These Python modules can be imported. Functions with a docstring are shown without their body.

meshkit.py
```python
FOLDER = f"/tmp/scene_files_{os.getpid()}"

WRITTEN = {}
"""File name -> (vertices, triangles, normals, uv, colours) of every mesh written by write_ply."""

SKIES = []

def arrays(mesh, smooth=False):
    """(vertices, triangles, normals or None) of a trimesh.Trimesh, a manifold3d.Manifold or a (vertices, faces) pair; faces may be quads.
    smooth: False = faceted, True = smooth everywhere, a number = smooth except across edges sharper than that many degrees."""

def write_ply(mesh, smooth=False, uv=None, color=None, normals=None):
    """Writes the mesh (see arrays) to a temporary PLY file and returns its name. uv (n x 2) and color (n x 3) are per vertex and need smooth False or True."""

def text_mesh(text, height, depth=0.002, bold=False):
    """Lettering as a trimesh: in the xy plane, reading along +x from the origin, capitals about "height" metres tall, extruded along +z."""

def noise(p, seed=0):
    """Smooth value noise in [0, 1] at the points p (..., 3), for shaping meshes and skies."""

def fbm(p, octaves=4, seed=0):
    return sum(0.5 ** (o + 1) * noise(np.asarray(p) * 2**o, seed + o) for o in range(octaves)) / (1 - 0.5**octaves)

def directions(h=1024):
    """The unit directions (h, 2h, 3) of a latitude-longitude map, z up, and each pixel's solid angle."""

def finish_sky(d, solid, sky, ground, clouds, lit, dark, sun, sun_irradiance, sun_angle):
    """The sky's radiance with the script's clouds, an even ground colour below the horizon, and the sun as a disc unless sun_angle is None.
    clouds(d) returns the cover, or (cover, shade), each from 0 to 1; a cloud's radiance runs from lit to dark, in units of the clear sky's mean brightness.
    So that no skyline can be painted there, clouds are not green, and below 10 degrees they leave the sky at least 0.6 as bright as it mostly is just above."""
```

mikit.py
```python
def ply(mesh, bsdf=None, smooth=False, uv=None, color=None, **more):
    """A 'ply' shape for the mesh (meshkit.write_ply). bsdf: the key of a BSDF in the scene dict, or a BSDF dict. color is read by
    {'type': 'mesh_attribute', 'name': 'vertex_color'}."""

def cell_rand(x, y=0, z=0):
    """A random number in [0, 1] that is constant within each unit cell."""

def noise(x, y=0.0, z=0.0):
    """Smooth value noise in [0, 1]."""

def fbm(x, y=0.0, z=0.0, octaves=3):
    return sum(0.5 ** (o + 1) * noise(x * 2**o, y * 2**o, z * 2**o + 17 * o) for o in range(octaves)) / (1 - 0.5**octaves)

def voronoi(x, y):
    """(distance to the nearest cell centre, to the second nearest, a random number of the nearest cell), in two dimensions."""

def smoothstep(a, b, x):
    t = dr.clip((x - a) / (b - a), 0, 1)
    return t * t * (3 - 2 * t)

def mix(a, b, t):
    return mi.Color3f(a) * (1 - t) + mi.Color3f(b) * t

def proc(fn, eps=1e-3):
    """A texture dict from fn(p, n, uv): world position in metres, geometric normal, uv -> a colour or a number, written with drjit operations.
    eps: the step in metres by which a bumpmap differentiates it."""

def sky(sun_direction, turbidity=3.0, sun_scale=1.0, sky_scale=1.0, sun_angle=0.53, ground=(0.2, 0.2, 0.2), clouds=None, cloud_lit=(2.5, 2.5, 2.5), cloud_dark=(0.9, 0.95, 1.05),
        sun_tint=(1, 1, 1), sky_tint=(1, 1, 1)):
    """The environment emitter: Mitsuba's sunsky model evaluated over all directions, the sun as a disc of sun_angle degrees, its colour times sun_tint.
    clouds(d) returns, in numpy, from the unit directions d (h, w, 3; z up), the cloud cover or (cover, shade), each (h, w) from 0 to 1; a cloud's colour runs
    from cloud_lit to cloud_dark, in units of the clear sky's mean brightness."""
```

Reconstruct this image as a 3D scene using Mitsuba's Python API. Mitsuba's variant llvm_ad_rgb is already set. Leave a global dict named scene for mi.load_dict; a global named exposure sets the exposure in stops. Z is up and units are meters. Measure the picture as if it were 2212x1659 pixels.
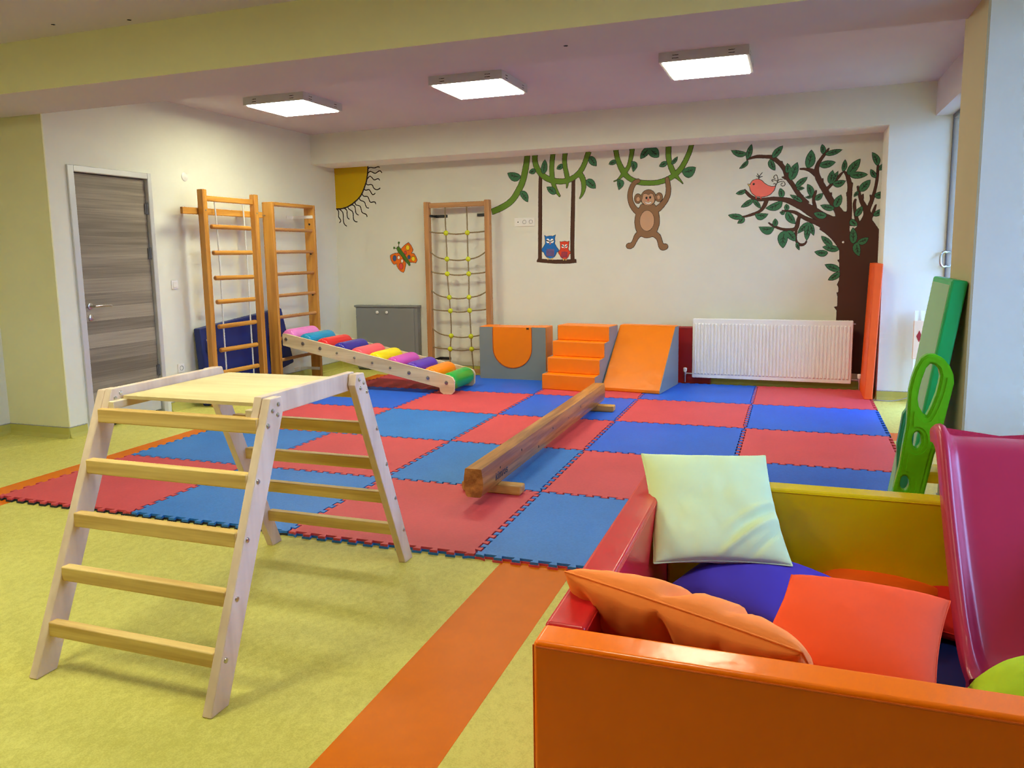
import math, random
import numpy as np, trimesh, manifold3d, shapely, shapely.ops
import shapely.geometry as sg
import mitsuba as mi, drjit as dr, mikit, meshkit
from mikit import ply, proc, noise, fbm, cell_rand, smoothstep, mix
random.seed(7); rng = np.random.default_rng(7)
T4 = mi.ScalarTransform4f
scene, labels = {}, {}

# ------------------------------------------------------------------ camera, sky, exposure
CAM = np.array([4.3240, -3.1908, 1.3702]); FWD = np.array([-0.34181, 0.92972, -0.13709]); UP = np.array([-0.03125, 0.13455, 0.99041])
scene['camera'] = {'type': 'perspective', 'fov': 65.5002, 'fov_axis': 'x', 'near_clip': 0.05, 'far_clip': 200.0,
                   'principal_point_offset_x': 20.72 / 2212, 'principal_point_offset_y': 44.51 / 1659,
                   'to_world': T4().look_at(origin=CAM.tolist(), target=(CAM + FWD).tolist(), up=UP.tolist())}
SKY_SCALE, LAMP = 32.0, np.array([19.0, 19.0, 13.6])
scene['sky'] = mikit.sky((0.5, 0.2, 0.75), turbidity=4.0, sun_scale=0.0, sky_scale=SKY_SCALE, sun_angle=None, ground=(0.22, 0.22, 0.2),
                         clouds=lambda d: 0.55 + 0.0 * d[..., 2], cloud_lit=(0.68, 1.05, 1.75), cloud_dark=(0.6, 0.92, 1.45), sky_tint=(0.44, 0.76, 1.4))
exposure = 0.86

# ------------------------------------------------------------------ helpers
def S(r, g, b):
    c = np.array([r, g, b]) / 255.0
    return np.where(c <= 0.04045, c / 12.92, ((c + 0.055) / 1.055) ** 2.4).tolist()
def mat(name, col, rough=0.5, spec=0.5, bump=None, bscale=1.0, **kw):
    col = {'type': 'rgb', 'value': list(map(float, col))} if not callable(col) else proc(col)
    b = {'type': 'principled', 'base_color': col, 'roughness': rough, 'specular': spec, **kw}
    if bump is not None:
        b = {'type': 'bumpmap', 'arbitrary': proc(bump), 'scale': bscale, 'bsdf': b}
    scene['mat_' + name] = {'type': 'twosided', 'bsdf': b}
    return 'mat_' + name
def number(key):
    if key not in used: used.add(key); return key
    k = 1
    while f'{key}_{k:03d}' in used: k += 1
    used.add(f'{key}_{k:03d}'); return f'{key}_{k:03d}'
used = set()
def thing(name, label, cat, group=None):
    key = number(name); labels[key] = {'label': label, 'category': cat}
    if group: labels[key]['group'] = group
    return key
def obj(name, mesh, m, parent=None, smooth=False, label=None, **more):
    if not isinstance(mesh, (trimesh.Trimesh, tuple)): mesh = cat(mesh)
    key = number((parent + '__' if parent else '') + name)
    scene[key] = ply(mesh, m, smooth, **more)
    if label: labels[key] = {'label': label}
    return key
def put(name, mesh, m, label, category, group=None, smooth=False):
    key = obj(name, mesh, m, None, smooth); labels[key] = {'label': label, 'category': category}
    if group: labels[key]['group'] = group
    return key
def struct(name, mesh, m, label=None, parent=None, smooth=False):
    key = obj(name, mesh, m, parent, smooth)
    if not parent: labels[key] = {'label': label or name.replace('_', ' '), 'kind': 'structure'}
    elif label: labels[key] = {'label': label}
    return key
cat = trimesh.util.concatenate
def hull(pts): return trimesh.Trimesh(np.asarray(pts, float), process=False).convex_hull
def box(x0, x1, y0, y1, z0, z1, c=0.0):
    x0, x1 = sorted((x0, x1)); y0, y1 = sorted((y0, y1)); z0, z1 = sorted((z0, z1))
    if c <= 0:
        m = trimesh.creation.box((x1 - x0, y1 - y0, z1 - z0)); m.apply_translation(((x0 + x1) / 2, (y0 + y1) / 2, (z0 + z1) / 2)); return m
    c = min(c, 0.49 * min(x1 - x0, y1 - y0, z1 - z0)); P = []
    for sx in (0, 1):
        for sy in (0, 1):
            for sz in (0, 1):
                X, Y, Z = (x0, x1)[sx], (y0, y1)[sy], (z0, z1)[sz]; dx, dy, dz = c * (1 - 2 * sx), c * (1 - 2 * sy), c * (1 - 2 * sz)
                P += [(X, Y + dy, Z + dz), (X + dx, Y, Z + dz), (X + dx, Y + dy, Z)]
    return hull(P)
SPH = trimesh.creation.icosphere(2).vertices
def soft(x0, x1, y0, y1, z0, z1, r):
    P = [np.array([X, Y, Z]) + SPH * r for X in (x0 + r, x1 - r) for Y in (y0 + r, y1 - r) for Z in (z0 + r, z1 - r)]
    return hull(np.vstack(P))
def softpoly(pts, r):
    return hull(np.vstack([np.asarray(p) + SPH * r for p in pts]))
def prism(plan, z0, z1):
    return place(trimesh.creation.extrude_polygon(sg.Polygon(plan), z1 - z0, engine='earcut'), None, (0, 0, z0))
def place(m, R=None, t=(0, 0, 0)):
    m = m.copy(); M = np.eye(4)
    if R is not None: M[:3, :3] = R
    M[:3, 3] = t; m.apply_transform(M); return m
def Rz(a): a = math.radians(a); return np.array([[math.cos(a), -math.sin(a), 0], [math.sin(a), math.cos(a), 0], [0, 0, 1]])
def Rx(a): a = math.radians(a); return np.array([[1, 0, 0], [0, math.cos(a), -math.sin(a)], [0, math.sin(a), math.cos(a)]])
def Ry(a): a = math.radians(a); return np.array([[math.cos(a), 0, math.sin(a)], [0, 1, 0], [-math.sin(a), 0, math.cos(a)]])
XZ = np.array([[1.0, 0, 0], [0, 0, -1], [0, 1, 0]])           # (x, y, h) -> (x, -h, y): a drawing on a wall that faces -y
def polys(g): return [p for p in getattr(g, 'geoms', [g]) if isinstance(p, sg.Polygon) and p.area > 1e-9]
def extrude(g, h):
    g = g if not isinstance(g, (list, tuple)) else sg.Polygon(g)
    return cat([trimesh.creation.extrude_polygon(p, h, engine='earcut') for p in polys(g.buffer(0))])
def tube(pts, r, n=10, caps=True):
    p = np.asarray(pts, float); r = np.broadcast_to(r, (len(p),)).astype(float)
    t = np.gradient(p, axis=0); t /= np.linalg.norm(t, axis=1, keepdims=True) + 1e-12
    a = np.cross(t[0], [0, 0, 1.0] if abs(t[0][2]) < 0.9 else [1.0, 0, 0]); V = []
    for i in range(len(p)):
        a = a - t[i] * (a @ t[i]); a /= np.linalg.norm(a); b = np.cross(t[i], a); th = np.arange(n) * 2 * np.pi / n
        V.append(p[i] + r[i] * (np.cos(th)[:, None] * a + np.sin(th)[:, None] * b))
    V = np.vstack(V); F = []
    for i in range(len(p) - 1):
        for j in range(n):
            k = (j + 1) % n; F += [(i * n + j, i * n + k, (i + 1) * n + k), (i * n + j, (i + 1) * n + k, (i + 1) * n + j)]
    if caps:
        V = np.vstack([V, p[0], p[-1]]); c0, c1 = len(V) - 2, len(V) - 1; e = (len(p) - 1) * n
        for j in range(n): F += [(c0, (j + 1) % n, j), (c1, e + j, e + (j + 1) % n)]
    return trimesh.Trimesh(V, F, process=False)
def rod(a, b, r, n=14, c=None):
    a, b = np.asarray(a, float), np.asarray(b, float); d = (b - a) / np.linalg.norm(b - a); c = r * 0.3 if c is None else c
    return tube([a, a + d * 1e-4, a + d * c, b - d * c, b - d * 1e-4, b], [r * 0.01, r - c, r, r, r - c, r * 0.01], n)
def lathe(prof, n=24):                                          # (r, z) pairs, turned about z
    th = np.arange(n) * 2 * np.pi / n; V = np.vstack([np.stack([max(r, 1e-5) * np.cos(th), max(r, 1e-5) * np.sin(th), 0 * th + z], 1) for r, z in prof]); F = []
    for i in range(len(prof) - 1):
        for j in range(n): k = (j + 1) % n; F += [(i * n + j, i * n + k, (i + 1) * n + k), (i * n + j, (i + 1) * n + k, (i + 1) * n + j)]
    return trimesh.Trimesh(V, F, process=False)
def align(d):                                                   # rotation taking +z to d
    d = np.asarray(d, float) / np.linalg.norm(d); a = np.cross([0, 0, 1.0] if abs(d[2]) < 0.9 else [1.0, 0, 0], d); a /= np.linalg.norm(a)
    return np.stack([a, np.cross(d, a), d], 1)
def ball(c, r, k=2): m = trimesh.creation.icosphere(k, r); m.apply_translation(c); return m
def bezier(P, n=16):
    P = np.asarray(P, float); t = np.linspace(0, 1, n)[:, None]; k = len(P) - 1
    return sum(math.comb(k, i) * t**i * (1 - t) ** (k - i) * P[i] for i in range(k + 1))
def spline(P, n=8):
    P = np.asarray(P, float)
    if len(P) < 3: return P
    from scipy.interpolate import CubicSpline
    s = np.r_[0, np.cumsum(np.linalg.norm(np.diff(P, axis=0), axis=1))]
    return CubicSpline(s, P)(np.linspace(0, s[-1], n * (len(P) - 1) + 1))
def screw(c, d, r=0.008, ring=None):
    m = lathe([(0, 0), (r, 0), (r, 0.001), (r * 0.8, 0.0035), (0, 0.0045)], 14); return place(m, align(d), c)

# ------------------------------------------------------------------ materials
def woodfn(c1, c2, axis, f=22.0, seed=0.0, amt=1.0):
    c1, c2 = S(*c1), S(*c2)
    def fn(p, n, uv):
        q = [p.x, p.y, p.z]; a = q[axis] * 1.3; b, c = [q[i] for i in range(3) if i != axis]
        w = fbm(a + seed, b * 4 + seed, c * 4, 2)
        v = fbm(a * 1.6 + seed, (b + w * 0.05) * f, (c + w * 0.05) * f, 3)
        g = noise(a * 6, b * f * 7, c * f * 7)
        return mix(c1, c2, dr.clip((smoothstep(0.25, 0.75, v) * 0.8 + g * 0.25) * amt, 0, 1))
    return fn
def mottle(c, amt=0.06, f=3.0):
    c = np.array(S(*c))
    def fn(p, n, uv):
        v = fbm(p.x * f, p.y * f, p.z * f, 3); return mix((c * (1 - amt)).tolist(), (c * (1 + amt)).tolist(), v)
    return fn
plaster = lambda p, n, uv: fbm(p.x * 55, p.y * 55, p.z * 55, 2)
WHITE = mat('wall', mottle((217, 216, 201), 0.03), 0.75, 0.25, plaster, 0.0011)
CEIL = mat('ceiling', mottle((186, 178, 180), 0.03), 0.8, 0.2, plaster, 0.0008)
BEIGE = mat('beige_paint', mottle((170, 158, 136), 0.03), 0.75, 0.25)
YELLOW = mat('yellow_paint', mottle((218, 214, 166), 0.03), 0.7, 0.3, plaster, 0.001)
def floorfn(p, n, uv):
    v = fbm(p.x * 1.1, p.y * 1.1, 0.0, 3); s = fbm(p.x * 60 + p.y * 14, p.y * 40 - p.x * 14, 1.0, 2); k = noise(p.x * 300, p.y * 300)
    t = dr.clip(0.4 * v + 0.3 * s + 0.3 * k, 0, 1)
    return mix(S(182, 176, 84), S(204, 198, 108), smoothstep(0.2, 0.8, t))
CREAM = mat('cream_paint', mottle((178, 164, 128), 0.03), 0.7, 0.3, plaster, 0.001)
FLOOR = mat('linoleum', floorfn, 0.5, 0.22)
STRIPE = mat('orange_linoleum', mottle((208, 106, 4), 0.05, 14), 0.5, 0.2)
SKIRT = mat('skirting', mottle((180, 174, 84), 0.06, 6), 0.45, 0.4)
GREYLINE = mat('sealant', S(150, 150, 140), 0.6)
ALU = mat('aluminium', S(198, 198, 196), 0.38, 0.5, metallic=0.35)
DARKALU = mat('dark_aluminium', S(96, 96, 100), 0.4, 0.5, metallic=0.3)
CHROME = mat('chrome', S(196, 194, 188), 0.22, 0.5, metallic=0.95)
STEEL = mat('steel', S(150, 148, 146), 0.3, 0.5, metallic=0.9)
BLACK = mat('black_plastic', S(26, 26, 28), 0.45)
PLASTIC = mat('white_plastic', S(228, 226, 218), 0.35)
ENAMEL = mat('white_enamel', S(232, 232, 230), 0.3, 0.5)
HOLE = mat('dark_hole', S(20, 18, 15), 0.8)
def doorfn(p, n, uv):
    row = dr.floor(p.z / 0.115 + 0.4 * noise(p.z * 3.0)); r = cell_rand(row, 3.0, 7.0)
    v = fbm(p.y * 1.1 + r * 9, p.z * 30, r * 5, 3); g = noise(p.y * 4, p.z * 230, 2.0)
    t = dr.clip(0.42 * v + 0.4 * r + 0.18 * g, 0, 1)
    return mix(S(104, 94, 80), S(158, 146, 128), smoothstep(0.15, 0.85, t))
DOORWOOD = mat('door_laminate', doorfn, 0.5, 0.35)
BIRCH = [mat('birch_' + 'xyz'[a], woodfn((222, 206, 172), (196, 176, 142), a, 20, 3.1 * a), 0.55, 0.35) for a in range(3)]
PALE = mat('pale_birch', woodfn((226, 204, 184), (204, 180, 160), 2, 14, 5.0), 0.6, 0.3)
PLY = mat('plywood', woodfn((228, 212, 160), (204, 186, 132), 0, 9, 2.0), 0.5, 0.35)
RUNG = mat('pine_rung', woodfn((226, 198, 128), (196, 160, 92), 0, 30, 1.0), 0.45, 0.4)
HONEY = [mat('honey_' + 'xyz'[a], woodfn((204, 146, 62), (166, 108, 40), a, 22, 7.7 * a), 0.38, 0.45) for a in range(3)]
NETWOOD = [mat('beech_' + 'xyz'[a], woodfn((190, 140, 88), (160, 110, 64), a, 22, 2.7 * a), 0.45, 0.4) for a in range(3)]
OAK = mat('beam_oak', woodfn((180, 124, 60), (120, 72, 32), 1, 26, 4.0), 0.3, 0.5)
OAKX = mat('beam_foot', woodfn((196, 150, 80), (160, 112, 52), 0, 26, 6.0), 0.35, 0.5)
ROPEW = mat('white_rope', S(205, 205, 200), 0.8)
ROPEG = mat('hemp_rope', S(132, 116, 84), 0.85)
LIME = mat('lime_plastic', S(196, 204, 28), 0.35)
GREY = mat('cabinet_grey', mottle((126, 128, 126), 0.02), 0.5, 0.4)
def vinyl(name, c, rough=0.32, wr=0.0):
    bump = (lambda p, n, uv: fbm(p.x * 9, p.y * 9, p.z * 9, 2) + 0.12 * fbm(p.x * 60, p.y * 60, p.z * 60, 1)) if wr else None
    return mat(name, mottle(c, 0.03, 5), rough, 0.5, bump, wr if wr else 1.0)
VORANGE = vinyl('orange_vinyl', (234, 122, 0), 0.36, 0.004); VGREY = vinyl('grey_vinyl', (120, 128, 128), 0.4, 0.003)
PORANGE = vinyl('pool_orange', (244, 114, 0), 0.22, 0.004); PRED = vinyl('pool_red', (190, 30, 34), 0.27, 0.004); PYEL = vinyl('pool_yellow', (212, 178, 0), 0.3, 0.004); PBLUE = vinyl('pool_blue', (30, 70, 170), 0.3, 0.004)
VBLUE = vinyl('blue_vinyl', (18, 36, 100), 0.4, 0.003); VGREEN = vinyl('green_vinyl', (22, 160, 82), 0.36, 0.003); VGREENB = vinyl('sage_vinyl', (128, 174, 128), 0.45, 0.003)
VRUST = vinyl('rust_orange_vinyl', (226, 84, 24), 0.42, 0.003); VDRED = vinyl('dark_red_vinyl', (140, 20, 26), 0.4, 0.003)
SEAMO = mat('orange_seam', S(196, 84, 10), 0.5)
def matfn(a, b):
    a, b = S(*a), S(*b)
    return lambda p, n, uv: mix(a, b, dr.clip(fbm(p.x * 2.4, p.y * 2.4, 3.0, 3) * 0.7 + noise(p.x * 130, p.y * 130) * 0.3, 0, 1))
tatami = lambda p, n, uv: dr.abs(dr.sin(p.x * 150 + p.y * 150)) * dr.abs(dr.sin(p.x * 150 - p.y * 150))
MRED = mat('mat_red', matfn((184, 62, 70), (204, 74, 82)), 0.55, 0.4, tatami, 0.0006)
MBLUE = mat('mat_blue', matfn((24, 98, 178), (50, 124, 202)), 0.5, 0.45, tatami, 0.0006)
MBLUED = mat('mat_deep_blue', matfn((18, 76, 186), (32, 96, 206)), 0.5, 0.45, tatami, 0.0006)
MDARK = mat('mat_black', S(36, 38, 44), 0.7)
GPLAS = mat('green_plastic', mottle((88, 172, 16), 0.04, 4), 0.3, 0.5)
GPLASD = mat('teal_plastic', mottle((40, 130, 90), 0.05, 4), 0.35, 0.5)
CRIMSON = mat('crimson_plastic', mottle((178, 40, 70), 0.03, 4), 0.3, 0.5)
YPLAS = mat('yellow_plastic', S(236, 190, 10), 0.35)
def cloth(name, c): return mat(name, mottle(c, 0.05, 7), 0.85, 0.2, lambda p, n, uv: noise(p.x * 700, p.y * 700, p.z * 700), 0.0004, sheen=0.4)
CPALE = cloth('cloth_pale_green', (212, 226, 170)); CPURP = cloth('cloth_purple', (70, 52, 160)); CPEACH = cloth('cloth_peach', (246, 134, 62)); CRED = cloth('cloth_red_orange', (236, 76, 26)); CORAN = cloth('cloth_orange', (234, 88, 10)); CMAG = cloth('cloth_magenta', (186, 50, 110)); CLIME = cloth('cloth_lime', (156, 184, 24)); CDRED = cloth('cloth_red', (206, 34, 26))
scene['mat_pane'] = {'type': 'thindielectric'}
# ------------------------------------------------------------------ the room
ZC, ZB, ZS = 2.745, 2.44, 2.413                                   # ceiling, underside of the main beam, underside of the rear beam
XL, BY = -0.93, lambda x: 5.297 - 0.035 * x                       # left wall plane, back wall line
struct('floor', prism([(-2.2, -10.2), (7.2, -10.2), (7.2, 6), (-2.2, 6)], -0.1, 0), FLOOR, 'yellow green linoleum floor')
for plan in ([(3.13, -7), (3.46, -7), (3.46, 4.9), (3.13, 4.9)], [(-0.2, -7), (0.13, -7), (0.13, 4.9), (-0.2, 4.9)], [(4.9, 2.96), (5.55, 2.96), (5.55, 3.22), (4.9, 3.22)]):
    struct('stripe', prism(plan, -0.002, 0.0008), STRIPE, 'orange inlaid linoleum stripe', 'floor')
struct('ceiling', box(-2.2, 7.2, -10.2, 6, ZC, ZC + 0.1), CEIL, 'white plaster ceiling')
struct('beam', box(-1.6, 7, 0.705, 1.32, ZB, ZC + 0.02), CEIL, 'deep ceiling beam across the room', 'ceiling')
struct('beam_paint', box(-1.6, 7, 0.70, 0.705, ZB, ZC), YELLOW, 'olive yellow painted beam face', 'ceiling')
struct('beam', prism([(XL, 4.85), (5.06, 4.62), (5.6, 4.6), (5.6, 5.3), (XL, 5.5)], ZS, ZC + 0.02), WHITE, 'white beam over the mural wall', 'ceiling')
struct('beam', box(5.40, 5.9, 1.3, 4.65, 2.46, ZC + 0.02), CEIL, 'beam over the glazed door', 'ceiling')
for x, y, z in ((0.185, 0.519, ZC), (0.655, 0.622, ZC), (3.159, 1.021, ZB)):
    struct('anchor_hole', place(lathe([(0, -0.002), (0.012, -0.001), (0.012, 0.004), (0, 0.004)], 12), None, (x, y, z)), HOLE, None, 'ceiling')
struct('wall_back', prism([(-1.1, BY(-1.1)), (5.7, BY(5.7)), (5.7, 5.6), (-1.1, 5.6)], 0, ZC), WHITE, 'white back wall with painted murals')
struct('wall_back_right', prism([(5.05, 4.62), (5.535, 4.60), (5.535, 5.3), (5.05, 5.3)], 0, ZC), WHITE, 'white pier at the right end of the back wall')
DY0, DY1, DZ = 1.56, 2.335, 2.065
struct('wall_left', cat([box(XL - 0.15, XL, 1.345, DY0, 0, ZC), box(XL - 0.15, XL, DY1, 5.5, 0, ZC), box(XL - 0.15, XL, DY0, DY1, DZ, ZC), box(-1.72, XL - 0.15, 1.345, 1.5, 0, ZC)]), WHITE, 'white left wall with the door')
struct('painted_face', box(-1.56, XL, 1.335, 1.345, 0, ZC), YELLOW, 'yellow painted pillar face', 'wall_left')
struct('wall_front_left', box(-1.72, -1.56, -10.1, 1.345, 0, ZC), WHITE, 'white side wall of the front room')
struct('wall_front', box(-1.7, 6.2, -10.2, -10.0, 0, ZC), BEIGE, 'beige wall of the front room')
struct('wall_right', cat([box(5.07, 6.15, 0.86, 1.38, 0, ZC), box(6.0, 6.15, -10.1, -1.2, 0, ZC), box(6.0, 6.15, 0.55, 0.87, 0, ZC), box(6.0, 6.15, -1.2, 0.55, 0, 0.7), box(6.0, 6.15, -1.2, 0.55, 2.5, ZC),
                        box(5.62, 5.72, 1.38, 5.0, 2.46, ZC), box(5.53, 5.68, 1.38, 3.62, 0, ZC)]), WHITE, 'white right wall and column')
struct('painted_face', box(5.06, 5.07, 0.861, 1.379, 0, ZC), CREAM, 'cream yellow painted column side', 'wall_right')
def skirt(side, a, b, nrm, h=0.082):
    a, b, nn = np.array(a, float), np.array(b, float), np.array(nrm, float)
    prof = [(0, 0), (0.03, 0), (0.012, 0.012), (0.006, 0.03), (0.004, h), (0, h)]
    d = np.append((b - a), 0); L = np.linalg.norm(d); d /= L
    m = trimesh.creation.extrude_polygon(sg.Polygon(prof), L, engine='earcut')
    R = np.stack([np.append(nn, 0), [0, 0, 1.0], d], 1)
    if np.linalg.det(R) < 0: m.invert()
    m = place(m, R, np.append(a, 0)); k = struct('baseboard_' + side, m, SKIRT, f'yellow green coved skirting along the {side.replace("_", " ")}')
    t = place(trimesh.creation.extrude_polygon(sg.box(0, h, 0.006, h + 0.006), L, engine='earcut'), R, np.append(a, 0)); struct('sealant_line', t, GREYLINE, None, k)
skirt('left_wall', (XL, 2.42), (XL, 5.33), (1, 0)); skirt('left_wall', (XL, 1.335), (XL, 1.5), (1, 0)); skirt('left_pillar', (-1.56, 1.335), (XL, 1.335), (0, -1)); skirt('front_left_wall', (-1.56, -10), (-1.56, 1.335), (1, 0))
skirt('back_wall', (XL, BY(XL)), (5.05, BY(5.05)), (-0.035, -1)); skirt('pier', (5.05, 4.62), (5.57, 4.60), (0, -1)); skirt('pier_side', (5.05, 4.62), (5.05, 5.12), (-1, 0)); skirt('column', (5.06, 0.86), (5.06, 1.38), (-1, 0)); skirt('column_front', (5.06, 0.86), (6.0, 0.86), (0, -1)); skirt('right_wall', (6.0, -10), (6.0, 0.86), (-1, 0))

# door in the left wall
D = 'door_1'
struct('door_1', box(XL - 0.065, XL - 0.02, 1.578, 2.318, 0.045, 2.045, 0.003), DOORWOOD, 'wood grain door in an aluminium frame')
fw = 0.058
struct('frame', cat([box(XL - 0.09, XL + 0.016, DY0 - 0.045, DY0 + 0.014, 0, DZ + 0.035, 0.004), box(XL - 0.09, XL + 0.016, DY1 - 0.014, DY1 + 0.032, 0, DZ + 0.035, 0.004), box(XL - 0.09, XL + 0.016, DY0 + 0.012, DY1 - 0.012, DZ - 0.014, DZ + 0.035, 0.004)]), ALU, 'silver aluminium door frame', D)
struct('kick_plate', box(XL - 0.022, XL - 0.014, 1.585, 2.312, 0.048, 0.165, 0.001), ALU, 'silver kick plate', D)
struct('threshold_gap', box(XL - 0.149, XL - 0.075, DY0 + .001, DY1 - .001, 0.0, DZ - .001), HOLE, 'dark gap below the door', D)
h = struct('door_handle', cat([place(lathe([(0, 0), (0.026, 0), (0.026, 0.008), (0.02, 0.011), (0, 0.011)], 20), align((1, 0, 0)), (XL - 0.02, 1.645, 1.006)), rod((XL - 0.012, 1.645, 1.006), (XL + 0.045, 1.645, 1.006), 0.009),
    tube(spline([(XL + 0.042, 1.642, 1.006), (XL + 0.046, 1.68, 1.007), (XL + 0.044, 1.74, 1.007), (XL + 0.042, 1.80, 1.004)], 4), 0.009)]), CHROME, 'brushed metal lever handle', D, 40)
struct('lock', place(lathe([(0, 0), (0.026, 0), (0.026, 0.007), (0.02, 0.01), (0.008, 0.011), (0.006, 0.008), (0, 0.008)], 20), align((1, 0, 0)), (XL - 0.02, 1.645, 0.915)), CHROME, 'round lock rosette', D, 30)
for z in (1.80, 1.42, 0.40): struct('hinge', cat([rod((XL - 0.008, 2.315, z - 0.05), (XL - 0.008, 2.315, z + 0.05), 0.009), box(XL - 0.02, XL - 0.008, 2.296, 2.316, z - 0.045, z + 0.045)]), DARKALU, None, D, 30)

# glazed door at the right, window of the front room
def glazing(name, x, y0, y1, z0, z1, n, label, rail=()):
    e = 0.034; struct(name, cat([box(x, x + 0.06, y0, y0 + e, z0, z1, 0.004), box(x, x + 0.06, y1 - e, y1, z0, z1, 0.004), box(x, x + 0.06, y0 + e, y1 - e, z1 - e, z1, 0.004), box(x, x + 0.06, y0 + e, y1 - e, z0, z0 + e, 0.004)]), DARKALU, label)
    for k in range(1, n): yy = y0 + (y1 - y0) * k / n; struct('mullion', box(x + 0.005, x + 0.055, yy - 0.03, yy + 0.03, z0 + e, z1 - e, 0.003), DARKALU, None, name)
    for k in range(n):
        a, b = y0 + (y1 - y0) * k / n + 0.03, y0 + (y1 - y0) * (k + 1) / n - 0.03
        m = trimesh.Trimesh([(x + 0.006, a, z0 + 0.03), (x + 0.006, b, z0 + 0.03), (x + 0.006, b, z1 - 0.03), (x + 0.006, a, z1 - 0.03)], [(0, 1, 2), (0, 2, 3)], process=False)
        struct('pane', m, 'mat_pane', None, name)
glazing('window_1', 5.53, 3.62, 4.605, 0.0, 2.46, 1, 'grey framed glazed door to the outside')
struct('door_handle', tube(spline([(5.535, 4.56, 1.20), (5.50, 4.545, 1.20), (5.492, 4.545, 1.215), (5.488, 4.545, 1.255), (5.492, 4.545, 1.295), (5.50, 4.545, 1.31), (5.535, 4.56, 1.31)], 5), 0.011), CHROME, 'D shaped metal pull handle', 'window_1', True)
glazing('window_2', 6.04, -1.2, 0.55, 0.7, 2.5, 2, 'window of the front room')

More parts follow.
